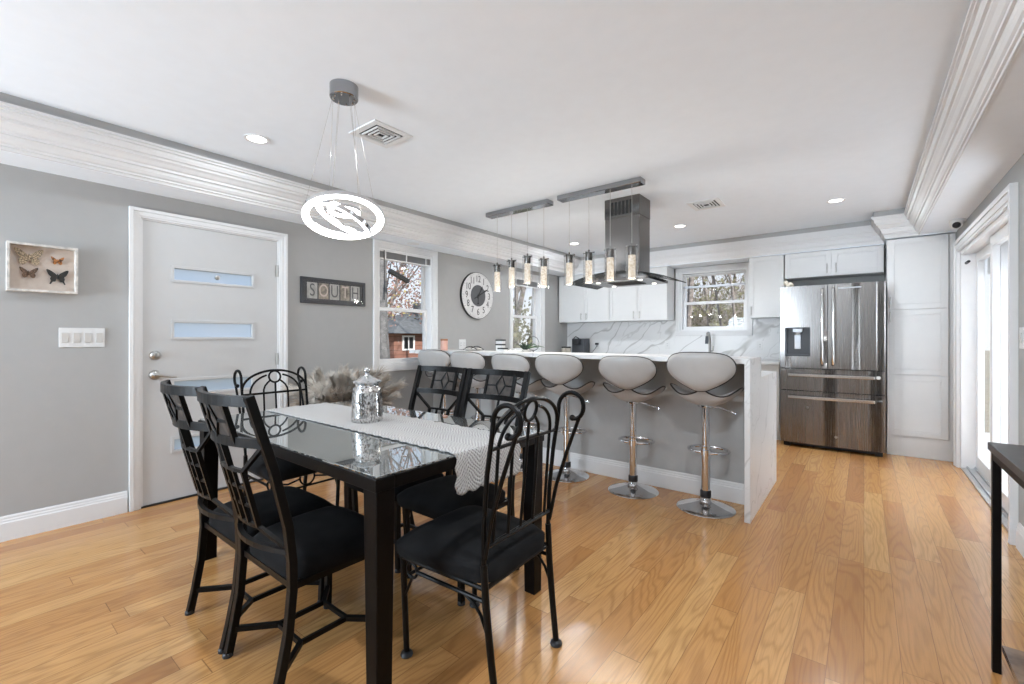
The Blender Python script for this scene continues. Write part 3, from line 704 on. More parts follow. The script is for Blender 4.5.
# ------------------------------------------------------------------ wall items
LW = Matrix(((0, 0, 1, XL), (1, 0, 0, 0), (0, 1, 0, 0), (0, 0, 0, 1)))   # wall-plane text: x -> Y, y -> Z, z -> X
sb = thing('shadow_box', 'whitewashed shadow box with four mounted butterflies on the grey wall', 'picture', (XL, .377, 1.48)); T = Matrix.Translation((0, -.377, -1.48))
f = wall_cells(MB(), 'x', XL, XL + .055, .225, .529, 1.48, 1.772, [(.238, .516, 1.494, 1.758)]); f.xf(Matrix.Translation((-XL, 0, 0)) @ T)
M['whitewash'] = mat('whitewashed_wood', (.58, .55, .51), .8, var=.25, scale=30)
f.build('frame', 'whitewash', sb, bevel=.002)
MB().box(.002, .008, .238, .516, 1.494, 1.758).xf(T).build('backing_card', 'paper', sb)
def bfly(cy, cz, w, m, tails=False, low=1.3):
    fore = [(0, .05), (.12, .16), (.34, .30), (.47, .34), (.50, .28), (.42, .10), (.30, -.02), (.05, -.02)]
    hind = [(.03, .02), (.28, 0), (.36, -.10), (.33, -.24), (.22, -.30), (.10, -.24), (.02, -.08)]
    if tails: hind = [(.03, .02), (.28, 0), (.33, -.10), (.30, -.22), (.36, -.36), (.30, -.38), (.22, -.26), (.10, -.24), (.02, -.08)]
    mb = MB()
    for sg in (-1, 1):
        for poly, x in ((fore, .020), (hind, .018)):
            mb.prism([(cy + sg * p * w, cz + q * w * low) for p, q in poly], x, x + .0012, 'x')
    mb.tube([(.021, cy, cz - .18 * w), (.022, cy, cz), (.021, cy, cz + .17 * w)], [.002, .004, .002], 6)
    mb.tube([(.008, cy, cz), (.02, cy, cz)], .001, 5)
    mb.xf(T).build('butterfly', m, sb)
bfly(.318, 1.690, .125, 'wing_pale'); bfly(.440, 1.683, .060, 'wing_orange'); bfly(.317, 1.595, .080, 'wing_brown'); bfly(.440, 1.585, .100, 'wing_black', True)
# switch plate, outlets
def plate(name, label, x, y0, y1, z0, z1, n, toggles=True, sgn=1):
    c = (y0 + y1) / 2; o = thing(name, label, 'switch' if toggles else 'outlet', (x, c, z0))
    a, b = sorted((0, sgn * .006)); MB().box(a, b, y0 - c, y1 - c, 0, z1 - z0).build('plate', 'whiteplastic', o, bevel=.002)
    for i in range(n):
        yc = y0 - c + (y1 - y0) * (i + .5) / n; h = z1 - z0; a, b = sorted((sgn * .006, sgn * .010))
        MB().box(a, b, yc - .016, yc + .016, h * .25, h * .75).build('rocker' if toggles else 'receptacle', 'ceramic' if toggles else 'whiteplastic', o, bevel=.001)
        if not toggles:
            mb = MB(); a, b = sorted((sgn * .009, sgn * .0104))
            for z in (.36, .62):
                for q in (-.006, .006): mb.box(a, b, yc + q - .0012, yc + q + .0012, h * z - .005, h * z + .006)
            mb.build('slot', 'vent', o)
    return o
plate('light_switch', 'four-gang white rocker switch plate below the butterfly box', XL, .447, .665, 1.14, 1.265, 4)
plate('light_switch', 'white switch plate on the wall beyond the patio door casing, above the console table', XR, 3.70, 3.785, 1.14, 1.26, 1, True, -1)
plate('wall_outlet', 'white double outlet plate on the grey wall under the clock', XL, 4.0, 4.12, 1.062, 1.182, 2, False)
def plate_y(label, x, z, y=6.612):
    o = thing('wall_outlet', label, 'outlet', (x, y, z - .06))
    MB().box(-.04, .04, -.006, 0, 0, .12).build('plate', 'whiteplastic', o, bevel=.002)
    MB().box(-.017, .017, -.009, -.006, .025, .095).build('receptacle', 'whiteplastic', o, bevel=.001)
    mb = MB()
    for z in (.045, .075):
        for q in (-.006, .006): mb.box(q - .0012, q + .0012, -.0095, -.0088, z - .005, z + .006)
    mb.build('slot', 'vent', o); return o
plate_y('white outlet plate on the backsplash below the window, behind the middle stools', -2.28, 1.10)
plate_y('white outlet plate on the backsplash beside the faucet, near the refrigerator', -1.07, 1.10)
o = plate_y('white outlet with a black plug in it on the backsplash by the coffee maker', -3.43, 1.08)
MB().box(-.02, .03, -.04, -.006, .07, .10).build('plug', 'darkplastic', o)
M['signframe'] = mat('sign_frame', (.022, .024, .030), .45)
# framed letter sign
sg = thing('framed_sign', 'dark framed row of five letter photographs spelling SOUTH on the grey wall', 'sign', (XL, 2.315, 1.52)); T = Matrix.Translation((-XL, -2.315, -1.52))
wall_cells(MB(), 'x', XL, XL + .022, 1.984, 2.647, 1.520, 1.758, [(2.012, 2.619, 1.548, 1.730)]).xf(T).build('frame', 'signframe', sg, bevel=.003)
MB().box(XL + .002, XL + .010, 2.012, 2.619, 1.548, 1.730).xf(T).build('mat_board', 'signframe', sg)
for k, ch in enumerate('SOUTH'):
    y0 = 2.045 + k * .1105
    p = MB().box(XL + .010, XL + .012, y0, y0 + .098, 1.565, 1.713).xf(T).build('letter_photo', 'photo_a' if k % 2 == 0 else 'photo_b', sg)
    MB().text(ch, .165, T @ LW @ Matrix.Translation((y0 + .049, 1.639, .0128)), .0006, sx=.72).build('letter', 'clockgrey' if k % 2 == 0 else 'paper', p)
MB().box(XL + .016, XL + .0175, 2.012, 2.619, 1.548, 1.730).xf(T).build('glass_front', 'glass', sg)
# wall clock
ck = thing('wall_clock', 'large round white clock with a dark centre on the grey wall', 'clock', (XL, 4.318, 1.752)); T = Matrix.Translation((0, -4.318, -1.752))
MB().lathe([(.001, .002), (.305, .002), (.305, .034), (.001, .034)], 64, (0, 0, 0), 'x', cap=False).build('rim', 'hand', ck, smooth=True, angle=30)
MB().lathe([(.001, .036), (.299, .036), (.299, .030)], 64, (0, 0, 0), 'x', cap=False).build('face', 'clockface', ck)
MB().lathe([(.001, .038), (.140, .038), (.140, .035)], 48, (0, 0, 0), 'x', cap=False).build('centre_disc', 'clockgrey', ck)
for k in range(1, 13):
    a = PI / 2 - k * PI / 6
    MB().text(str(k), .122, Matrix(((0, 0, 1, .0365), (1, 0, 0, .215 * math.cos(a)), (0, 1, 0, .215 * math.sin(a)), (0, 0, 0, 1))), .0008, sx=.82).build('numeral', 'hand', ck)
mb = MB()
for k in range(60):
    a = k * PI / 30; mb.lathe([(.001, .0368), (.003 if k % 5 else .006, .0368)], 8, (0, .283 * math.cos(a), .283 * math.sin(a)), 'x', cap=False)
mb.build('minute_dots', 'hand', ck)
def hand(a, L, w, tail, x, name):
    c, s_ = math.cos(a), math.sin(a); P = lambda r, q: (r * c - q * s_, r * s_ + q * c)
    MB().prism([P(-tail, w), P(-tail, -w), P(L * .6, -w * .8), P(L * .7, -w * 1.8), P(L, 0), P(L * .7, w * 1.8), P(L * .6, w * .8)], x, x + .002, 'x').build(name, 'hand', ck)
hand(PI / 2 - math.radians(62), .20, .008, .09, .043, 'minute_hand'); hand(PI / 2 - math.radians(33), .155, .009, .04, .040, 'hour_hand')
MB().lathe([(.016, .038), (.016, .048), (.001, .048)], 20, (0, 0, 0), 'x', cap=False).build('hub', 'hand', ck)
MB().tube([(.041, 0, 0), (.041, -.004, -.10)], .005, 6).ball((.041, -.004, -.10), .012, 6).build('second_hand', 'hand', ck)

# ------------------------------------------------------------------ bar stools
def make_stool():
    o = thing('bar_stool', '', 'bar stool')
    MB().lathe([(.001, 0), (.190, 0), (.193, .004), (.188, .009), (.14, .020), (.09, .033), (.045, .050), (.036, .062), (.034, .085), (.001, .085)], 48, cap=False).build('base', 'chrome', o, smooth=True, angle=50)
    MB().lathe([(.034, .08), (.036, .085), (.036, .125), (.031, .132)], 24).build('collar', 'darkplastic', o, smooth=True)
    MB().lathe([(.0305, .13), (.0305, .44), (.026, .445), (.026, .71), (.055, .718), (.055, .730)], 24).build('gas_post', 'chrome', o, smooth=True)
    fr_ = MB().tube([(p[0], p[1] + .09, .395) for p in arc(0, 0, .135, 0, 2 * PI, 32, .105)][:-1], .011, 8, closed=True)
    fr_.tube([(0, .0, .395), (0, -.02, .395)], .018, 8); fr_.lathe([(.038, .375), (.038, .415)], 20); fr_.build('footrest', 'chrome', o, smooth=True)
    MB().tube([(.03, .03, .722), (.09, .05, .708), (.17, .06, .68), (.185, .06, .675)], [.005, .005, .005, .007], 6).build('lift_lever', 'chrome', o, smooth=True)
    # saddle seat: sides curl up
    def seat_edge(a):
        x, y = math.cos(a), math.sin(a); sx = .235 * (abs(x) ** .75) * (1 if x >= 0 else -1); sy = (.19 if y > 0 else .125) * (abs(y) ** .8) * (1 if y >= 0 else -1)
        return sx, sy
    def seat_z(x, y):
        return .768 + 1.9 * x * x * (1 - .25 * y / .2) + .095 * min(1, max(0, -y / .125)) ** 2 * max(0, 1 - abs(x) / .17) ** 1.3 - .35 * max(0, y - .08) ** 2 * 4
    mb = MB(); nr, na = 6, 40; top, bot = [], []
    for i in range(1, nr + 1):
        t = i / nr; T_, B_ = [], []
        for j in range(na):
            ex, ey = seat_edge(2 * PI * j / na); x, y = ex * t, ey * t; z = seat_z(x, y); dome = .012 * (1 - t ** 4)
            T_.append(mb.bm.verts.new((x, y, z + dome - .008 * (t > .95)))); B_.append(mb.bm.verts.new((x * .97, y * .97, z - .05 * (1 - .55 * t ** 3))))
        top.append(T_); bot.append(B_)
    for rows in (top, bot):
        c = mb.bm.verts.new((0, 0, rows[0][0].co.z * 0 + (.780 if rows is top else .722)))
        for j in range(na): mb.bm.faces.new((c, rows[0][j], rows[0][(j + 1) % na]))
        for a, b in zip(rows, rows[1:]):
            for j in range(na): mb.bm.faces.new((a[j], b[j], b[(j + 1) % na], a[(j + 1) % na]))
    for j in range(na): mb.bm.faces.new((top[-1][j], bot[-1][j], bot[-1][(j + 1) % na], top[-1][(j + 1) % na]))
    st = mb.build('seat', 'leather', o, smooth=True, angle=80)
    pts = []
    for j in range(64):
        ex, ey = seat_edge(2 * PI * j / 64); pts.append((ex * 1.0, ey * 1.0, seat_z(ex, ey) - .010))
    MB().tube(pts, .0055, 6, closed=True).build('seat_piping', 'piping', st, smooth=True)
    # winged back: broad rounded top narrowing to a blunt point
    half = [(0, .132), (.075, .131), (.14, .125), (.195, .107), (.229, .070), (.240, .022), (.228, -.022), (.192, -.062), (.138, -.100), (.085, -.128), (.045, -.147), (0, -.153)]
    loop = half + [(-x, z) for x, z in half[-2:0:-1]]
    def outline(a):
        u = (PI / 2 - a) / (2 * PI) % 1.0 * len(loop); i = int(u); f = u - i
        p = [loop[(i + k) % len(loop)] for k in (-1, 0, 1, 2)]
        return tuple(.5 * (2 * p[1][k] + (p[2][k] - p[0][k]) * f + (2 * p[0][k] - 5 * p[1][k] + 4 * p[2][k] - p[3][k]) * f * f + (3 * p[1][k] - p[0][k] - 3 * p[2][k] + p[3][k]) * f ** 3) for k in (0, 1))
    def back_pt(x, z, off=0.0):
        y = -.205 + .95 * x * x - .22 * (z) + 1.1 * max(0, -z - .05) ** 2 + off
        return (x, y, .982 + z)
    mb = MB(); nr, na = 6, 48; F, B = [], []
    for i in range(1, nr + 1):
        t = i / nr; f_, b_ = [], []
        for j in range(na):
            x, z = outline(2 * PI * j / na); x *= t * .905; z *= t * .91; th = .024 * math.sqrt(max(0, 1 - (t * .97) ** 4)) + .004
            f_.append(mb.bm.verts.new(back_pt(x, z, th))); b_.append(mb.bm.verts.new(back_pt(x, z, -th)))
        F.append(f_); B.append(b_)
    for rows, s_ in ((F, .028), (B, -.028)):
        c = mb.bm.verts.new(back_pt(0, 0, s_))
        for j in range(na): mb.bm.faces.new((c, rows[0][j], rows[0][(j + 1) % na]))
        for a, b in zip(rows, rows[1:]):
            for j in range(na): mb.bm.faces.new((a[j], b[j], b[(j + 1) % na], a[(j + 1) % na]))
    for j in range(na): mb.bm.faces.new((F[-1][j], B[-1][j], B[-1][(j + 1) % na], F[-1][(j + 1) % na]))
    bk = mb.build('backrest', 'leather', o, smooth=True, angle=80)
    pts = [back_pt(outline(2 * PI * j / 72)[0] * .905, outline(2 * PI * j / 72)[1] * .91, 0) for j in range(72)]
    MB().tube(pts, .0065, 6, closed=True).build('back_piping', 'piping', bk, smooth=True)
    return o
st0 = make_stool()
STOOLS = [(-.877, 3.32, .06, 1.0, 'grey bar stool at the waterfall end of the bar counter'),
          (-1.424, 3.345, .12, .965, 'second grey bar stool from the waterfall end of the counter'),
          (-2.035, 3.355, .12, .962, 'third grey bar stool from the waterfall end, seen beside the scroll-back chair'),
          (-2.52, 3.345, .0, .955, 'fourth grey bar stool from the waterfall end, behind the pulled-in diamond-back chairs'),
          (-3.07, 3.345, .08, .965, 'fifth grey bar stool from the waterfall end of the counter'),
          (-3.56, 3.345, .12, .975, 'grey bar stool at the wall end of the counter beside the window')]
for i, (x, y, rz, sz, lb) in enumerate(STOOLS):
    o = st0 if i == 0 else copy_tree(st0)
    o.location = (x, y, 0); o.rotation_euler.z = rz; o.scale = (1, 1, sz); tag(o, lb, 'bar stool', 'bar stools along the counter')

# ------------------------------------------------------------------ dining table
tb = thing('dining_table', 'black wooden dining table with an inset dark glass top', 'table', (-2.025, 1.312, 0), math.radians(-.6))
tw, td = .825, .465
mb = MB(); mb.box(-tw, tw, -td, -td + .075, .710, .752).box(-tw, tw, td - .075, td, .710, .752).box(-tw, -tw + .075, -td + .075, td - .075, .710, .752).box(tw - .075, tw, -td + .075, td - .075, .710, .752)
mb.box(-tw + .075, tw - .075, -td + .075, td - .075, .715, .745); mb.build('table_frame', 'blackwood', tb, bevel=.003)
MB().box(-tw + .006, tw - .006, -td + .006, td - .006, .7525, .7605).build('glass_top', 'tableglass', tb, bevel=.002)
for sx in (-1, 1):
    for sy in (-1, 1):
        MB().tube([(sx * (tw - .040), sy * (td - .040), 0), (sx * (tw - .041), sy * (td - .041), .710)], [.029, .036], square=True).build('leg', 'blackwood', tb, bevel=.003)
# runner
def runner():
    mb = MB(); uvl = mb.bm.loops.layers.uv.new('UVMap'); z0 = .7645
    Lx = [-.80 + 1.625 * i / 90 for i in range(91)]
    def at(s, v):   # s along the table, v 0..1 across
        hw = .192 + .006 * math.sin(s * 2 * PI / .062); y = (v - .5) * 2 * hw
        if s < .83: x, z = s, z0
        else:
            q = s - .83; e = .012 * math.sin(q * 40)
            x, z = .83 + .008 * (1 - math.exp(-q * 60)) + .02 * q, z0 - q * (1 - .0 * q)
            y *= 1 + .15 * q
        return Vector((x, y, z + .0015 * math.sin(s * 60) * math.sin(v * 20)))
    ss = Lx + [.828, .832, .836] + [.84 + .01 * k for k in range(1, 16)]
    ss = sorted(set(ss)); nv = 40
    rows = []
    for s in ss:
        row = []
        for j in range(nv + 1):
            v = j / nv; s2 = s
            if s > .9: s2 = s + (.012 * abs(math.sin(v * PI * 6)) - .012) * min(1, (s - .9) / .06)
            row.append((mb.bm.verts.new(at(s2, v)), (s, v * .39)))
        rows.append(row)
    for a, b in zip(rows, rows[1:]):
        for j in range(nv):
            q = (a[j], b[j], b[j + 1], a[j + 1]); f = mb.bm.faces.new([t[0] for t in q])
            for l, t in zip(f.loops, q): l[uvl].uv = t[1]
    return mb
rn = runner().build('table_runner', 'knit', None, smooth=True, loc=(-2.035, 1.385, 0), rz=math.radians(-.6))
sl = rn.modifiers.new('thick', 'SOLIDIFY'); sl.thickness = .003; sl.offset = 1
tag(rn, 'pale grey crocheted runner lying along the dining table and hanging over its end', 'table runner')
# jar
jr = thing('glass_jar', 'silvered mercury-glass jar with a lid standing on the table runner', 'jar', (-2.045, 1.37, .7675))
MB().lathe([(.001, 0), (.078, 0), (.081, .006), (.080, .03), (.074, .145), (.070, .170), (.060, .180), (.058, .190), (.060, .196), (.057, .196)], 40, cap=False).build('jar_body', 'mercury', jr, smooth=True, angle=60)
M['lidglass'] = mat('lid_glass', (.62, .63, .64), .05, .85, var=.25, scale=30)
MB().lathe([(.057, .185), (.064, .198), (.070, .201), (.072, .207), (.060, .215), (.038, .225), (.020, .236), (.012, .243), (.010, .250)], 40).ball((0, 0, .262), .017, 10).build('lid', 'lidglass', jr, smooth=True, angle=60)

# ------------------------------------------------------------------ dining chairs
def cushion(mb, wf, wb, y0, y1, z0, h):
    nu, nv = 16, 16; top = []
    def edge(u, v):
        y = y0 + (y1 - y0) * v; w = wb + (wf - wb) * v; x = (u - .5) * w
        cy = (y0 + y1) / 2; nx, ny = (u - .5) * 2, (v - .5) * 2; k = max(abs(nx), abs(ny)); r = (abs(nx) ** 7 + abs(ny) ** 7) ** (1 / 7.)
        s_ = k / r if r > 0 else 1; return x * s_, cy + (y - cy) * s_, nx, ny
    T, B = [], []
    for i in range(nu + 1):
        t, b = [], []
        for j in range(nv + 1):
            x, y, nx, ny = edge(i / nu, j / nv); e = 1 - (max(abs(nx), abs(ny))) ** 6
            t.append(mb.bm.verts.new((x, y, z0 + h * .42 + h * .58 * e * (1 - .12 * (nx * nx + ny * ny)))))
            b.append(mb.bm.verts.new((x * .97, y * 1.0, z0)))
        T.append(t); B.append(b)
    for i in range(nu):
        for j in range(nv):
            mb.bm.faces.new((T[i][j], T[i + 1][j], T[i + 1][j + 1], T[i][j + 1])); mb.bm.faces.new((B[i][j + 1], B[i + 1][j + 1], B[i + 1][j], B[i][j]))
    for i in range(nu): mb.bm.faces.new((T[i + 1][0], T[i][0], B[i][0], B[i + 1][0])); mb.bm.faces.new((T[i][nv], T[i + 1][nv], B[i + 1][nv], B[i][nv]))
    for j in range(nv): mb.bm.faces.new((T[0][j], T[0][j + 1], B[0][j + 1], B[0][j])); mb.bm.faces.new((T[nu][j + 1], T[nu][j], B[nu][j], B[nu][j + 1]))
    return mb
def make_diamond_chair():
    o = thing('dining_chair', '', 'chair')
    cushion(MB(), .468, .400, -.175, .238, .380, .092).build('seat', 'velvet', o, smooth=True, angle=70)
    MB().tube([(-.195, -.170, .370), (.195, -.170, .370), (.20, .185, .370), (-.20, .185, .370)], .011, closed=True, square=True).build('seat_frame', 'black', o)
    for s in (-1, 1):
        L = MB().tube([(s * .185, .165, 0), (s * .188, .172, .2), (s * .195, .178, .378)], .0125, square=True).build('leg', 'black', o, bevel=.002)
        MB().lathe([(.018, 0), (.018, .010), (.014, .016)], 12, (s * .185, .165, 0)).build('foot_cap', 'darkplastic', L)
        R_ = MB().tube([(s * .190, -.232, 0), (s * .193, -.212, .09), (s * .196, -.188, .22), (s * .198, -.176, .36), (s * .200, -.178, .46), (s * .202, -.192, .58), (s * .204, -.240, .78), (s * .206, -.314, 1.020)],
                      .0135, square=True, up=(0, 1, 0)).build('leg', 'black', o, bevel=.002)
        MB().lathe([(.018, 0), (.018, .010), (.014, .016)], 12, (s * .190, -.232, 0)).build('foot_cap', 'darkplastic', R_)
    yb = lambda z: -.178 - .012 * min(1, max(0, (z - .46) / .12)) - (z - .58) * .28 * (z > .58)
    W = .204
    Q = lambda x, z: (x, yb(z) - .052 * (1 - (x / W) ** 2), z)
    def flat(pts, r, w): return [Q(*p) for p in pts]
    fr_ = MB()
    def rail(z, rz_, n=14):
        fr_.tube([Q(-W + 2 * W * i / n, z) for i in range(n + 1)], rz_, square=True, up=(0, 0, 1), flat=1.9)
    rail(1.003, .009); rail(.865, .008); fr_.build('back_rail', 'black', o)
    sp = MB()
    for x in (-.098, .098): sp.tube([Q(x, .86), Q(x, .998)], .008, square=True, up=(0, 1, 0))
    sp.tube([Q(-.098, .931), Q(-.05, .931), Q(-.033, .931)], .005, square=True, up=(0, 1, 0)); sp.tube([Q(.033, .931), Q(.05, .931), Q(.098, .931)], .005, square=True, up=(0, 1, 0))
    sp.tube([Q(-.034, .931), Q(0, .985), Q(.034, .931), Q(0, .877)], .006, closed=True, square=True, up=(0, 1, 0))
    # lower splat
    for s in (-1, 1):
        sp.tube([Q(s * .200, .855), Q(s * .085, .760)], .0065, square=True, up=(0, 1, 0))
        sp.tube([Q(s * .085, .760), Q(s * .080, .560)], .0075, square=True, up=(0, 1, 0))
        sp.tube([Q(s * .027, .760), Q(s * .026, .560)], .0055, square=True, up=(0, 1, 0))
        sp.tube([Q(s * .080, .560), Q(s * .196, .495)], .0065, square=True, up=(0, 1, 0))
    sp.tube([Q(0, .86), Q(0, .760)], .005, square=True, up=(0, 1, 0))
    for z in (.760, .695, .63, .560): sp.tube([Q((-1 + .5 * i) * (.080 + .005 * (z - .56) / .2), z) for i in range(5)], .006 if z in (.760, .560) else .0045, square=True, up=(0, 0, 1))
    sp.build('splat', 'black', o)
    MB().shell(lambda u, v: Q(-.095 + .19 * u, .872 + .118 * v), 8, 1, (0, .004, 0)).build('slate_panel', 'slate', o)
    lr = MB(); lr.tube([Q(-.198 + .396 * i / 8, .492) for i in range(9)], .009, square=True, up=(0, 0, 1)); lr.build('lower_rail', 'black', o)
    s_ = MB(); z = .092; c = [(-.086, -.092), (.086, -.092), (.086, .092), (-.086, .092)]
    s_.tube([(p[0], p[1], z) for p in c], .009, closed=True, square=True)
    for (px_, py_), leg in zip(c, ((-.193, -.212), (.193, -.212), (.187, .168), (-.187, .168))): s_.tube([(px_, py_, z), (leg[0], leg[1], z)], .009, square=True)
    s_.build('stretcher', 'black', o); return o
dc = make_diamond_chair()
DCH = [(-1.695, .893, 0.0, 'black diamond-back dining chair nearest the camera, pulled up to the long side'),
       (-2.118, .893, 0.0, 'black diamond-back dining chair near the entry door, second in the near pair'),
       (-1.612, 1.608, PI, 'black diamond-back dining chair across the table by the hanging runner end'),
       (-2.065, 1.608, PI, 'black diamond-back dining chair across the table behind the silver jar')]
for i, (x, y, rz, lb) in enumerate(DCH):
    o = dc if i == 0 else copy_tree(dc); o.location = (x, y, 0); o.rotation_euler.z = rz; tag(o, lb, 'chair', 'diamond-back dining chairs')

def make_scroll_chair():
    o = thing('dining_chair', '', 'chair')
    cushion(MB(), .480, .415, -.205, .250, .388, .090).build('seat', 'velvet', o, smooth=True, angle=70)
    MB().tube([(-.195, -.192, .376), (.195, -.192, .376), (.21, .205, .376), (-.21, .205, .376)], .009, 8, closed=True).build('seat_frame', 'black', o)
    for s in (-1, 1):
        L = MB().tube([(s * .195, .190, .012), (s * .200, .195, .2), (s * .205, .198, .38)], [.011, .0115, .012], 10).build('leg', 'black', o, smooth=True)
        MB().lathe([(.021, 0), (.024, .006), (.021, .014), (.012, .020)], 16, (s * .195, .190, 0)).build('foot_cap', 'darkplastic', L, smooth=True)
        R_ = MB().tube([(s * .190, -.235, .012), (s * .193, -.218, .15), (s * .197, -.200, .32), (s * .200, -.192, .46)], [.012, .0125, .013, .012], 10).build('leg', 'black', o, smooth=True)
        MB().lathe([(.021, 0), (.024, .006), (.021, .014), (.012, .020)], 16, (s * .190, -.235, 0)).build('foot_cap', 'darkplastic', R_, smooth=True)
        # post and scroll curling to the rear
        pts = [(s * .200, -.192, .46), (s * .203, -.196, .60), (s * .206, -.212, .76), (s * .207, -.232, .88)]
        cy, cz = -.294, .928; n = 22
        for i in range(n + 1):
            a = math.radians(-4 + 262 * i / n); r = .057 - .020 * max(0, (i / n - .55)) / .45
            pts.append((s * .207, cy + r * math.cos(a), cz + r * 1.08 * math.sin(a)))
        sc = MB().tube(pts, .0085, 8); e = pts[-1]; sc.ball((e[0], e[1] + .004, e[2] + .003), .0125, 6)
        sc.tube([(s * .207, -.328, .899), (s * .205, -.275, .76), (s * .203, -.228, .62), (s * .200, -.198, .48)], .0075, 8)
        sc.build('back_post', 'black', o, smooth=True)
    yb = lambda z: -.192 - .011 * (z - .46) / .3 - .004 - max(0, z - .76) * .16
    Q = lambda x, z: (x, yb(z), z)
    ar = MB()
    ar.tube([Q(-.206, .838), Q(0, .838), Q(.206, .838)], .007, 8); ar.tube([Q(-.201, .515), Q(0, .515), Q(.201, .515)], .008, 8)
    ar.tube([Q(x, z) for x, z in arc(0, .862, .206, 0, PI, 28, .122)], .0075, 8)
    ar.tube([Q(x, z) for x, z in arc(0, .838, .160, 0, PI * .395, 14, .122)], .0065, 8); ar.tube([Q(x, z) for x, z in arc(0, .838, .160, PI, PI * .605, 14, .122)], .0065, 8)
    ar.tube([Q(x, z) for x, z in arc(0, .942, .037, 0, 2 * PI, 28)][:-1], .0065, 8, closed=True)
    for s in (-1, 1):
        ar.tube([Q(s * .078, .838), Q(s * .076, .862), Q(s * .066, .885), Q(s * .048, .905), Q(s * .030, .919)], .006, 8)
        for x in (.078, .160): ar.tube([Q(s * x, .838), Q(s * x, .515)], .006, 8)
    ar.tube([Q(0, .906), Q(0, .515)], .006, 8)
    ar.build('arched_back', 'black', o, smooth=True)
    for s in (-1, 1):
        sd = MB(); sd.tube([(s * .203, .125, .338), (s * .198, -.195, .338)], .0075, 8)
        sd.tube([(s * .203, .150 + p[0], .338 + p[1]) for p in arc(0, 0, .026, 0, 2 * PI, 20)][:-1], .006, 8, closed=True)
        sd.tube([(s * .2, -.11, .334), (s * .199, -.15, .318), (s * .198, -.178, .288), (s * .197, -.203, .235)], .0055, 8)
        sd.tube([(s * .203, .150, .312), (s * .203, .168, .275), (s * .203, .190, .23)], .0055, 8)
        sd.build('side_stretcher', 'black', o, smooth=True)
    fs = MB(); fs.tube([(-.2, .193, .30), (.2, .193, .30)], .0065, 8); fs.tube([(0, p[0] * 0 + .193, .35) if False else (p[0], .193, .352 + p[1]) for p in arc(0, 0, .045, 0, 2 * PI, 24)][:-1], .0055, 8, closed=True)
    for s in (-1, 1): fs.tube([(s * .045, .193, .35), (s * .12, .194, .335), (s * .2, .194, .36)], .0055, 8)
    fs.build('front_stretcher', 'black', o, smooth=True); return o
sc0 = make_scroll_chair()
sc0.location = (-1.175, 1.283, 0); sc0.rotation_euler.z = PI / 2 + math.radians(2); tag(sc0, 'black scroll-back dining chair at the table end with the hanging runner', 'chair', 'arched scroll-back dining chairs')
sc1 = copy_tree(sc0); sc1.location = (-2.865, 1.372, 0); sc1.rotation_euler.z = -PI / 2; tag(sc1, 'black scroll-back dining chair at the far table end in front of the dried grasses', 'chair', 'arched scroll-back dining chairs')

# ------------------------------------------------------------------ pampas in a floor vase
pv = thing('pampas_arrangement', 'bushy arrangement of dried beige pampas plumes behind the dining table', 'dried plant', (-3.70, 2.23, 0))
MB().lathe([(.001, 0), (.10, 0), (.13, .08), (.14, .22), (.11, .36), (.07, .44), (.075, .47), (.066, .47), (.062, .44), (.09, .36)], 32, cap=False).build('vase', 'ceramic', pv, smooth=True)
rnd = random.Random(3)
def plume(mb, stem, base, tip, out, nb, L):
    base, tip = Vector(base), Vector(tip); out = Vector(out)
    P = [base + (tip - base) * t + out * (t * t) for t in [i / 10 for i in range(11)]]
    stem.tube(P[:9], [.003 - .0002 * i for i in range(9)], 5)
    for k in range(nb):
        t = .55 + .45 * rnd.random(); i = min(9, int(t * 10)); p = P[i].lerp(P[i + 1], t * 10 - i); d = (P[i + 1] - P[i]).normalized()
        side = Vector((rnd.gauss(0, 1), rnd.gauss(0, 1), rnd.gauss(0, .7))); side = (side - d * side.dot(d)).normalized()
        l = L * (.5 + .7 * rnd.random()); w = .0026
        q1 = p + d * l * .45 + side * l * .22; q2 = p + d * l * .85 + side * l * .52 - Vector((0, 0, l * .12)); n = d.cross(side) * w
        a = [mb.bm.verts.new(v) for v in (p - n, p + n, q1 + n, q1 - n, q2)]
        mb.bm.faces.new((a[0], a[1], a[2], a[3])); mb.bm.faces.new((a[3], a[2], a[4]))
pm, ps, pk = MB(), MB(), MB()
for k in range(84):
    a = rnd.uniform(-1.35, 1.35); r = rnd.uniform(.02, .40); dep = rnd.uniform(-.12, .28)
    y = r * math.copysign(1, a); zt = .62 + (.36 - abs(y) * .35) * rnd.random() ** .6
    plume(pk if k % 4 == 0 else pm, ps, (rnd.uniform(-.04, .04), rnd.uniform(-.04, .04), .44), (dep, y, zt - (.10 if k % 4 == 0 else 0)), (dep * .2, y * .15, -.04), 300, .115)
tag(pm.build('plumes', 'pampas', pv), kind='stuff'); tag(pk.build('shade_toned_plumes', 'pampas_dark', pv), 'plumes darkened to stand for shade', kind='stuff'); ps.build('stems', 'pampas_dark', pv)  # lower plumes carry their shade in the colour

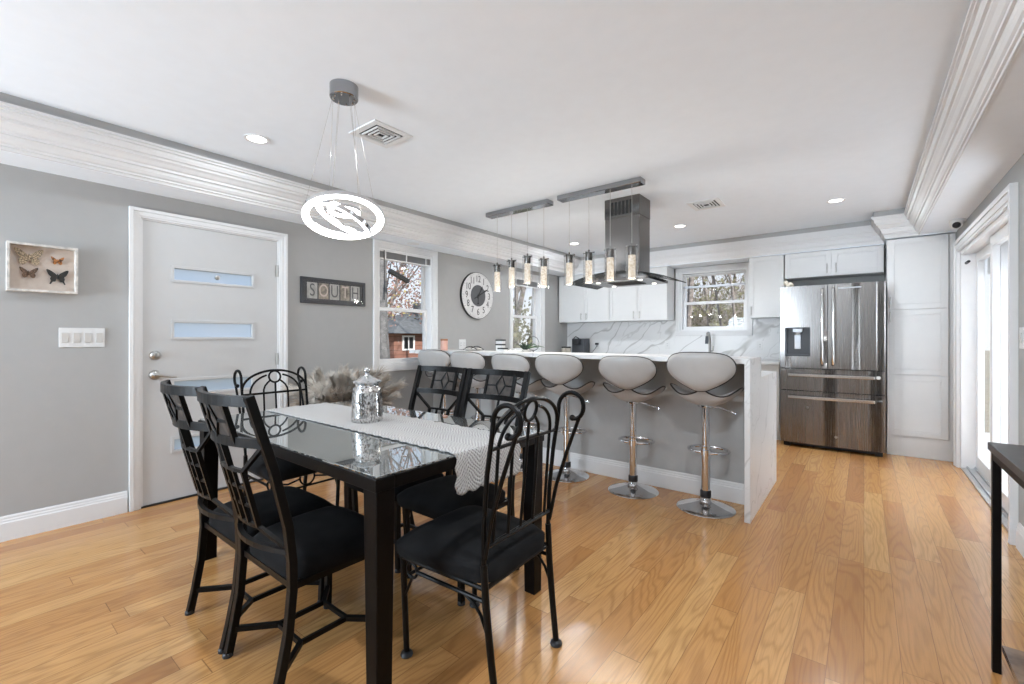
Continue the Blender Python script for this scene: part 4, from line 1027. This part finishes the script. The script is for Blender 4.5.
# ------------------------------------------------------------------ things on the bar counter and worktop
BT = 1.0655
o = thing('candle_jar', 'small pink candle jar with a copper lid on the wall end of the bar', 'candle', (-3.60, 3.375, BT))
MB().lathe([(.038, 0), (.040, .004), (.040, .105)], 28).build('jar', 'pink', o, smooth=True); MB().lathe([(.042, .105), (.042, .122), (.04, .125)], 28).build('lid', 'copper', o, smooth=True)
o = thing('serving_dish', 'low white dish with two dark arched handles on the bar behind the stools', 'dish', (-3.30, 3.52, BT))
MB().lathe([(.001, 0), (.07, 0), (.10, .018), (.098, .022), (.068, .005), (.001, .005)], 32, cap=False).build('dish', 'ceramic', o, smooth=True)
for s in (-1, 1): MB().tube([(-.10 + .2 * i / 12, s * .05 + .0, .012 + .032 * math.sin(PI * i / 12)) for i in range(13)], .005, 6).build('handle', 'piping', o, smooth=True)
o = thing('tiered_rack', 'small stepped white rack with three dark shelves on the bar by the narrow window', 'rack', (-2.90, 3.50, BT))
for i, (dx, dy, z) in enumerate(((-.045, .05, .105), (-.005, 0, .06), (.065, -.05, .022))):
    MB().box(dx - .04, dx + .04, dy - .025, dy + .025, 0 if i == 2 else 0, z).build('step', 'whiteplastic', o); MB().box(dx - .045, dx + .045, dy - .028, dy + .028, z, z + .014).build('shelf', 'hand', o)
o = thing('napkin', 'crumpled white cloth lying on the bar beside the green plant', 'cloth', (-2.69, 3.43, BT))
MB().shell(lambda u, v: ((u - .5) * .17, (v - .5) * .13, .004 + .022 * abs(math.sin(u * 9 + v * 4) * math.cos(v * 7 - u * 3)) * math.sin(PI * u) ** .5 * math.sin(PI * v) ** .5), 22, 18, (0, 0, -.003)).build('cloth', 'whiteplastic', o, smooth=True)
o = thing('potted_plant', 'low green plant with long leaves and a dark metal hoop on the bar', 'plant', (-2.585, 3.52, BT))
MB().lathe([(.001, 0), (.045, 0), (.055, .02), (.05, .022), (.001, .02)], 24, cap=False).build('saucer', 'ceramic', o, smooth=True)
mb = MB()
for k in range(16):
    a = k * 2.4; r = .02 + .025 * (k % 4) / 3; h = .055 + .05 * rnd.random()
    mb.tube([(-.02, 0, .012), (-.02 + r * math.cos(a) * .7, r * math.sin(a) * .7, h * .55), (-.02 + r * 1.7 * math.cos(a), r * 1.7 * math.sin(a), h)], [.006, .010, .001], 6)
mb.build('upright_leaves', 'leafdark', o, smooth=True)
mb = MB()
for k, (a, L, h) in enumerate(((.15, .19, .032), (-.15, .16, .022), (.5, .10, .05), (2.8, .09, .05))):
    P = [(L * t * math.cos(a), L * t * math.sin(a), .025 + h * math.sin(PI * .8 * t) ) for t in [i / 8 for i in range(9)]]
    mb.tube(P, [.004, .012, .016, .018, .018, .017, .014, .009, .002], 8, up=(0, 0, 1), flat=.35)
mb.build('long_leaves', 'leafgreen', o, smooth=True)
MB().tube([(.06 + p[0], .02, .080 + p[1]) for p in arc(0, 0, .068, 0, 2 * PI, 40)][:-1], .0025, 6, closed=True).tube([(.06, .02, .0), (.06, .02, .012)], .006, 6).build('hoop', 'piping', o, smooth=True)
WT = .9225
o = thing('coffee_maker', 'black capsule coffee maker on the worktop in the kitchen corner', 'coffee maker', (-3.63, 6.38, WT))
MB().box(-.115, .115, -.05, .14, 0, .27).build('body', 'greyplastic', o, bevel=.012); MB().box(-.06, .06, -.14, -.05, .17, .265).build('brew_head', 'darkplastic', o, bevel=.012)
MB().box(-.07, .07, -.16, -.05, 0, .03).build('drip_tray', 'darkplastic', o, bevel=.004); MB().tube([(-.05, -.10, .27), (0, -.12, .30), (.05, -.10, .27)], .008, 8).build('lever', 'darkplastic', o, smooth=True)
MB().tube([(.10, .12, .05), (.16, .13, .04), (.19, .20, .12), (.215, .19, .16)], .004, 6).build('power_cord', 'darkplastic', o, smooth=True)
for i, x in enumerate((-3.875, -3.79)):
    o = thing('canister', ('cream canister with a dark lid on the worktop against the corner wall', 'cream canister with a dark lid on the worktop touching the coffee maker')[i], 'canister', (x, 6.30, WT), 0, 'canisters beside the coffee maker')
    MB().lathe([(.038, 0), (.040, .004), (.040, .115)], 24).build('jar', 'cream', o, smooth=True); MB().lathe([(.041, .115), (.041, .135), (.038, .138)], 24).build('lid', 'darkplastic', o, smooth=True)
o = thing('kitchen_faucet', 'nickel pull-down faucet with a gooseneck under the kitchen window', 'faucet', (-1.665, 6.50, WT))
MB().lathe([(.028, 0), (.028, .008), (.022, .012)], 20).tube([(0, 0, .0), (0, 0, .26), (0, -.01, .31), (0, -.04, .345), (0, -.08, .352), (0, -.12, .335), (0, -.14, .30)], .0165, 12).build('neck', 'nickel', o, smooth=True)
MB().tube([(0, -.14, .30), (0, -.148, .24), (0, -.15, .20)], [.017, .020, .021], 12).build('spray_head', 'greyplastic', o, smooth=True)
MB().tube([(.015, 0, .10), (.045, -.005, .105), (.055, -.02, .17)], [.010, .009, .006], 8).build('lever_handle', 'nickel', o, smooth=True)

# ------------------------------------------------------------------ console table by the right wall
cn = thing('console_table', 'dark slim console table with a stone-look top against the wall by the patio door', 'table', (.53, 1.75, 0))
MB().box(-.170, .165, -.62, .645, .787, .815).build('top', 'consoletop', cn, bevel=.002)
for x in (-.156, .152):
    for y in (-.605, .590): MB().box(x - .0115, x + .0115, y - .0115, y + .0115, 0, .787).build('leg', 'blackwood', cn, bevel=.002)
M['shelfstone'] = mat('shelf_stone', (.17, .105, .065), .15, var=.5, scale=14)
MB().box(-.144, .140, -.593, .578, .085, .107).build('lower_shelf', 'shelfstone', cn)
MB().box(-.1665, -.1455, -.593, .578, .762, .787).box(.1405, .1615, -.593, .578, .762, .787).build('rail', 'blackwood', cn)

# ------------------------------------------------------------------ outdoors
struct(MB().box(-70, 70, -40, 90, -.75, -.55).build('ground', 'ground'))
struct(MB().box(.95, 12, 1, 9, -.55, -.12).build('patio', 'concrete'))
def tree_mesh(seed, H, r0, depth, spread=.5, lean=0, first=.35):
    rn_ = random.Random(seed); mb = MB()
    def branch(p, d, L, r, k):
        n = 5; P, R = [p], [r]
        for i in range(n):
            d = (d + Vector((rn_.gauss(0, .10), rn_.gauss(0, .10), rn_.gauss(.03, .05)))).normalized(); p = p + d * (L / n); P.append(p); R.append(r * (1 - .5 * (i + 1) / n))
        mb.tube(P, R, 8 if k == 0 else (5 if k == 1 else 3))
        if k >= depth: return
        for q in range(6 if k == 0 else 5):
            t = rn_.uniform(first if k == 0 else .2, 1.0); i = min(n - 1, int(t * n)); b = P[i].lerp(P[i + 1], t * n - i)
            a = rn_.uniform(0, 2 * PI); nd = (d * (1 - spread * .5) + Vector((math.cos(a), math.sin(a), .35 * rn_.random())) * spread * 1.3).normalized()
            branch(b, nd, L * rn_.uniform(.38, .62), R[i] * .55, k + 1)
    branch(Vector((0, 0, -.1)), Vector((lean, 0, 1)).normalized(), H, r0, 0)
    return mb
def tree(x, y, seed, H, r0, m, label, group, depth=3, lean=0, first=.35, spread=.5):
    o = thing('bare_tree', label, 'tree', (x, y, -.55), 0, group); tree_mesh(seed, H, r0, depth, spread, lean, first).build('trunk_and_branches', m, o); return o
tree(-10.0, 7.30, 12, 10, .19, 'bark_pale', 'stout pale tree trunk standing close outside the double-hung window', None, 2, 0, .55, .35)
G1 = 'bare trees beyond the double-hung window'
for i, (x, y) in enumerate(((-17, 13.6), (-20, 16), (-22, 17.5), (-19, 13.3), (-24, 20), (-26, 19))):
    tree(x - 3, y + (.8 if i % 2 else -.4), 30 + i, 9 + i % 3, .14, 'bark', 'bare tree seen through the double-hung window behind the red house', G1, 3)
G2 = 'bare trees beyond the narrow window'
for i, (x, y) in enumerate(((-8.5, 11.2), (-10, 12.6), (-12, 15.5), (-13, 17), (-9.5, 13.2))):
    tree(x, y, 50 + i, 8 + i % 3, .11, 'bark', 'bare tree seen through the narrow window behind the pendant lamps', G2, 3)
G3 = 'bare trees behind the kitchen window'
for i in range(12):
    y = 15 + (i * 2.37) % 12; u = (-2.05 + .95 * ((i * .618) % 1)); x = u * y / 6.7
    tree(x, y, 80 + i, 7 + (i * 7) % 4, .035 + .012 * (i % 4), 'bark', 'bare tree in the woods seen through the kitchen window', G3, 3, 0, .3, .5)
tree(-3.62, 12.0, 99, 9, .085, 'bark', 'largest dark bare tree framed at the edge of the kitchen window', None, 3, .04, .3, .6)
def undergrowth(name, x0, x1, y0, y1, n, hmin, hmax, m, label, leaf=0):
    mb = MB(); rn_ = random.Random(hash(name) % 1000 if False else len(label))
    for k in range(n):
        p = Vector((rn_.uniform(x0, x1), rn_.uniform(y0, y1), -.56)); h = rn_.uniform(hmin, hmax)
        q = p + Vector((rn_.gauss(0, .25), rn_.gauss(0, .25), 1)) * h
        if leaf:
            c = p.lerp(q, rn_.random()); s_ = leaf * rn_.uniform(.6, 1.4); u = Vector((rn_.gauss(0, 1), rn_.gauss(0, 1), rn_.gauss(0, 1))).normalized(); w = u.orthogonal().normalized()
            mb.bm.faces.new([mb.bm.verts.new(c + a * s_) for a in (u, w * .6, -u, -w * .6)])
        else:
            mb.tube([p, p.lerp(q, .5) + Vector((rn_.gauss(0, .08), 0, 0)), q], [.018, .010, .003], 3)
            for j in range(3):
                b = p.lerp(q, rn_.uniform(.3, .9)); mb.tube([b, b + Vector((rn_.gauss(0, .5), rn_.gauss(0, .5), .5)) * h * .25], [.006, .002], 3)
    o = mb.build(name, m); tag(o, label, 'undergrowth', None, 'stuff'); return o
undergrowth('undergrowth', -9.5, -1.5, 20, 27, 1600, 2.5, 5.2, 'twig', 'tangle of grey twigs and saplings behind the kitchen window')
undergrowth('bush_foliage', -8, -1.8, 18, 24, 5200, 2.8, 5.0, 'bush', 'olive bush leaves among the saplings behind the kitchen window', .085)
undergrowth('evergreen_foliage', -9.2, -7.0, 9.3, 11.5, 3600, .8, 3.2, 'bush', 'green bush leaves outside the narrow window', .06)
undergrowth('autumn_foliage', -24, -17, 12.5, 20, 7500, 3.2, 9.5, 'autumn', 'rusty autumn leaves in the trees behind the red house', .075)
undergrowth('yellow_foliage', -21, -17.2, 13.4, 18, 1400, 2.0, 6.0, 'yellowleaf', 'yellow leaves above the roof of the red house', .075)
hs = thing('house', 'low red-sided house with a grey hipped roof outside the double-hung window', 'house', (-16, 12.06, -.55))
MB().box(-4, 0, 0, 6, 0, 2.0).build('wall', 'siding', hs)
rf = MB(); v = [rf.bm.verts.new(p) for p in ((.4, -.4, 1.95), (.4, 6.4, 1.95), (-4.4, 6.4, 1.95), (-4.4, -.4, 1.95), (-2.2, 2.6, 3.1), (-2.2, 4.0, 3.1))]
for f in ((0, 1, 5, 4), (1, 2, 5), (2, 3, 4, 5), (3, 0, 4), (3, 2, 1, 0)): rf.bm.faces.new([v[i] for i in f])
rf.build('roof', 'roof', hs)
MB().box(-1.9, -1.5, 2.6, 3.0, 2.6, 3.5).build('chimney', 'roof', hs)
wf = wall_cells(MB(), 'x', 0, .05, .42, 1.10, 1.20, 1.86, [(.50, .74, 1.27, 1.79), (.78, 1.02, 1.27, 1.79)]).build('window', 'vinyl', hs)
MB().box(.005, .02, .5, 1.02, 1.27, 1.79).build('pane', 'darkplastic', wf)
ol = thing('yard_light', 'dark bar-shaped yard light on a bent arm by the pale trunk', 'outdoor light', (-10, 7.25, -.55))
MB().tube([(.05, .02, 3.1), (.12, .10, 3.75), (.12, .25, 3.84), (.12, .95, 3.80)], .015, 6).build('arm', 'hand', ol)
MB().box(-.06, .06, -.33, .33, -.05, .05).xf(Matrix.Translation((.12, .36, 3.42)) @ Matrix.Rotation(-.35, 4, 'X')).build('lamp_bar', 'hand', ol)
MB().tube([(.12, .36, 3.42), (.12, .25, 3.84)], .01, 6).build('hanger', 'hand', ol)
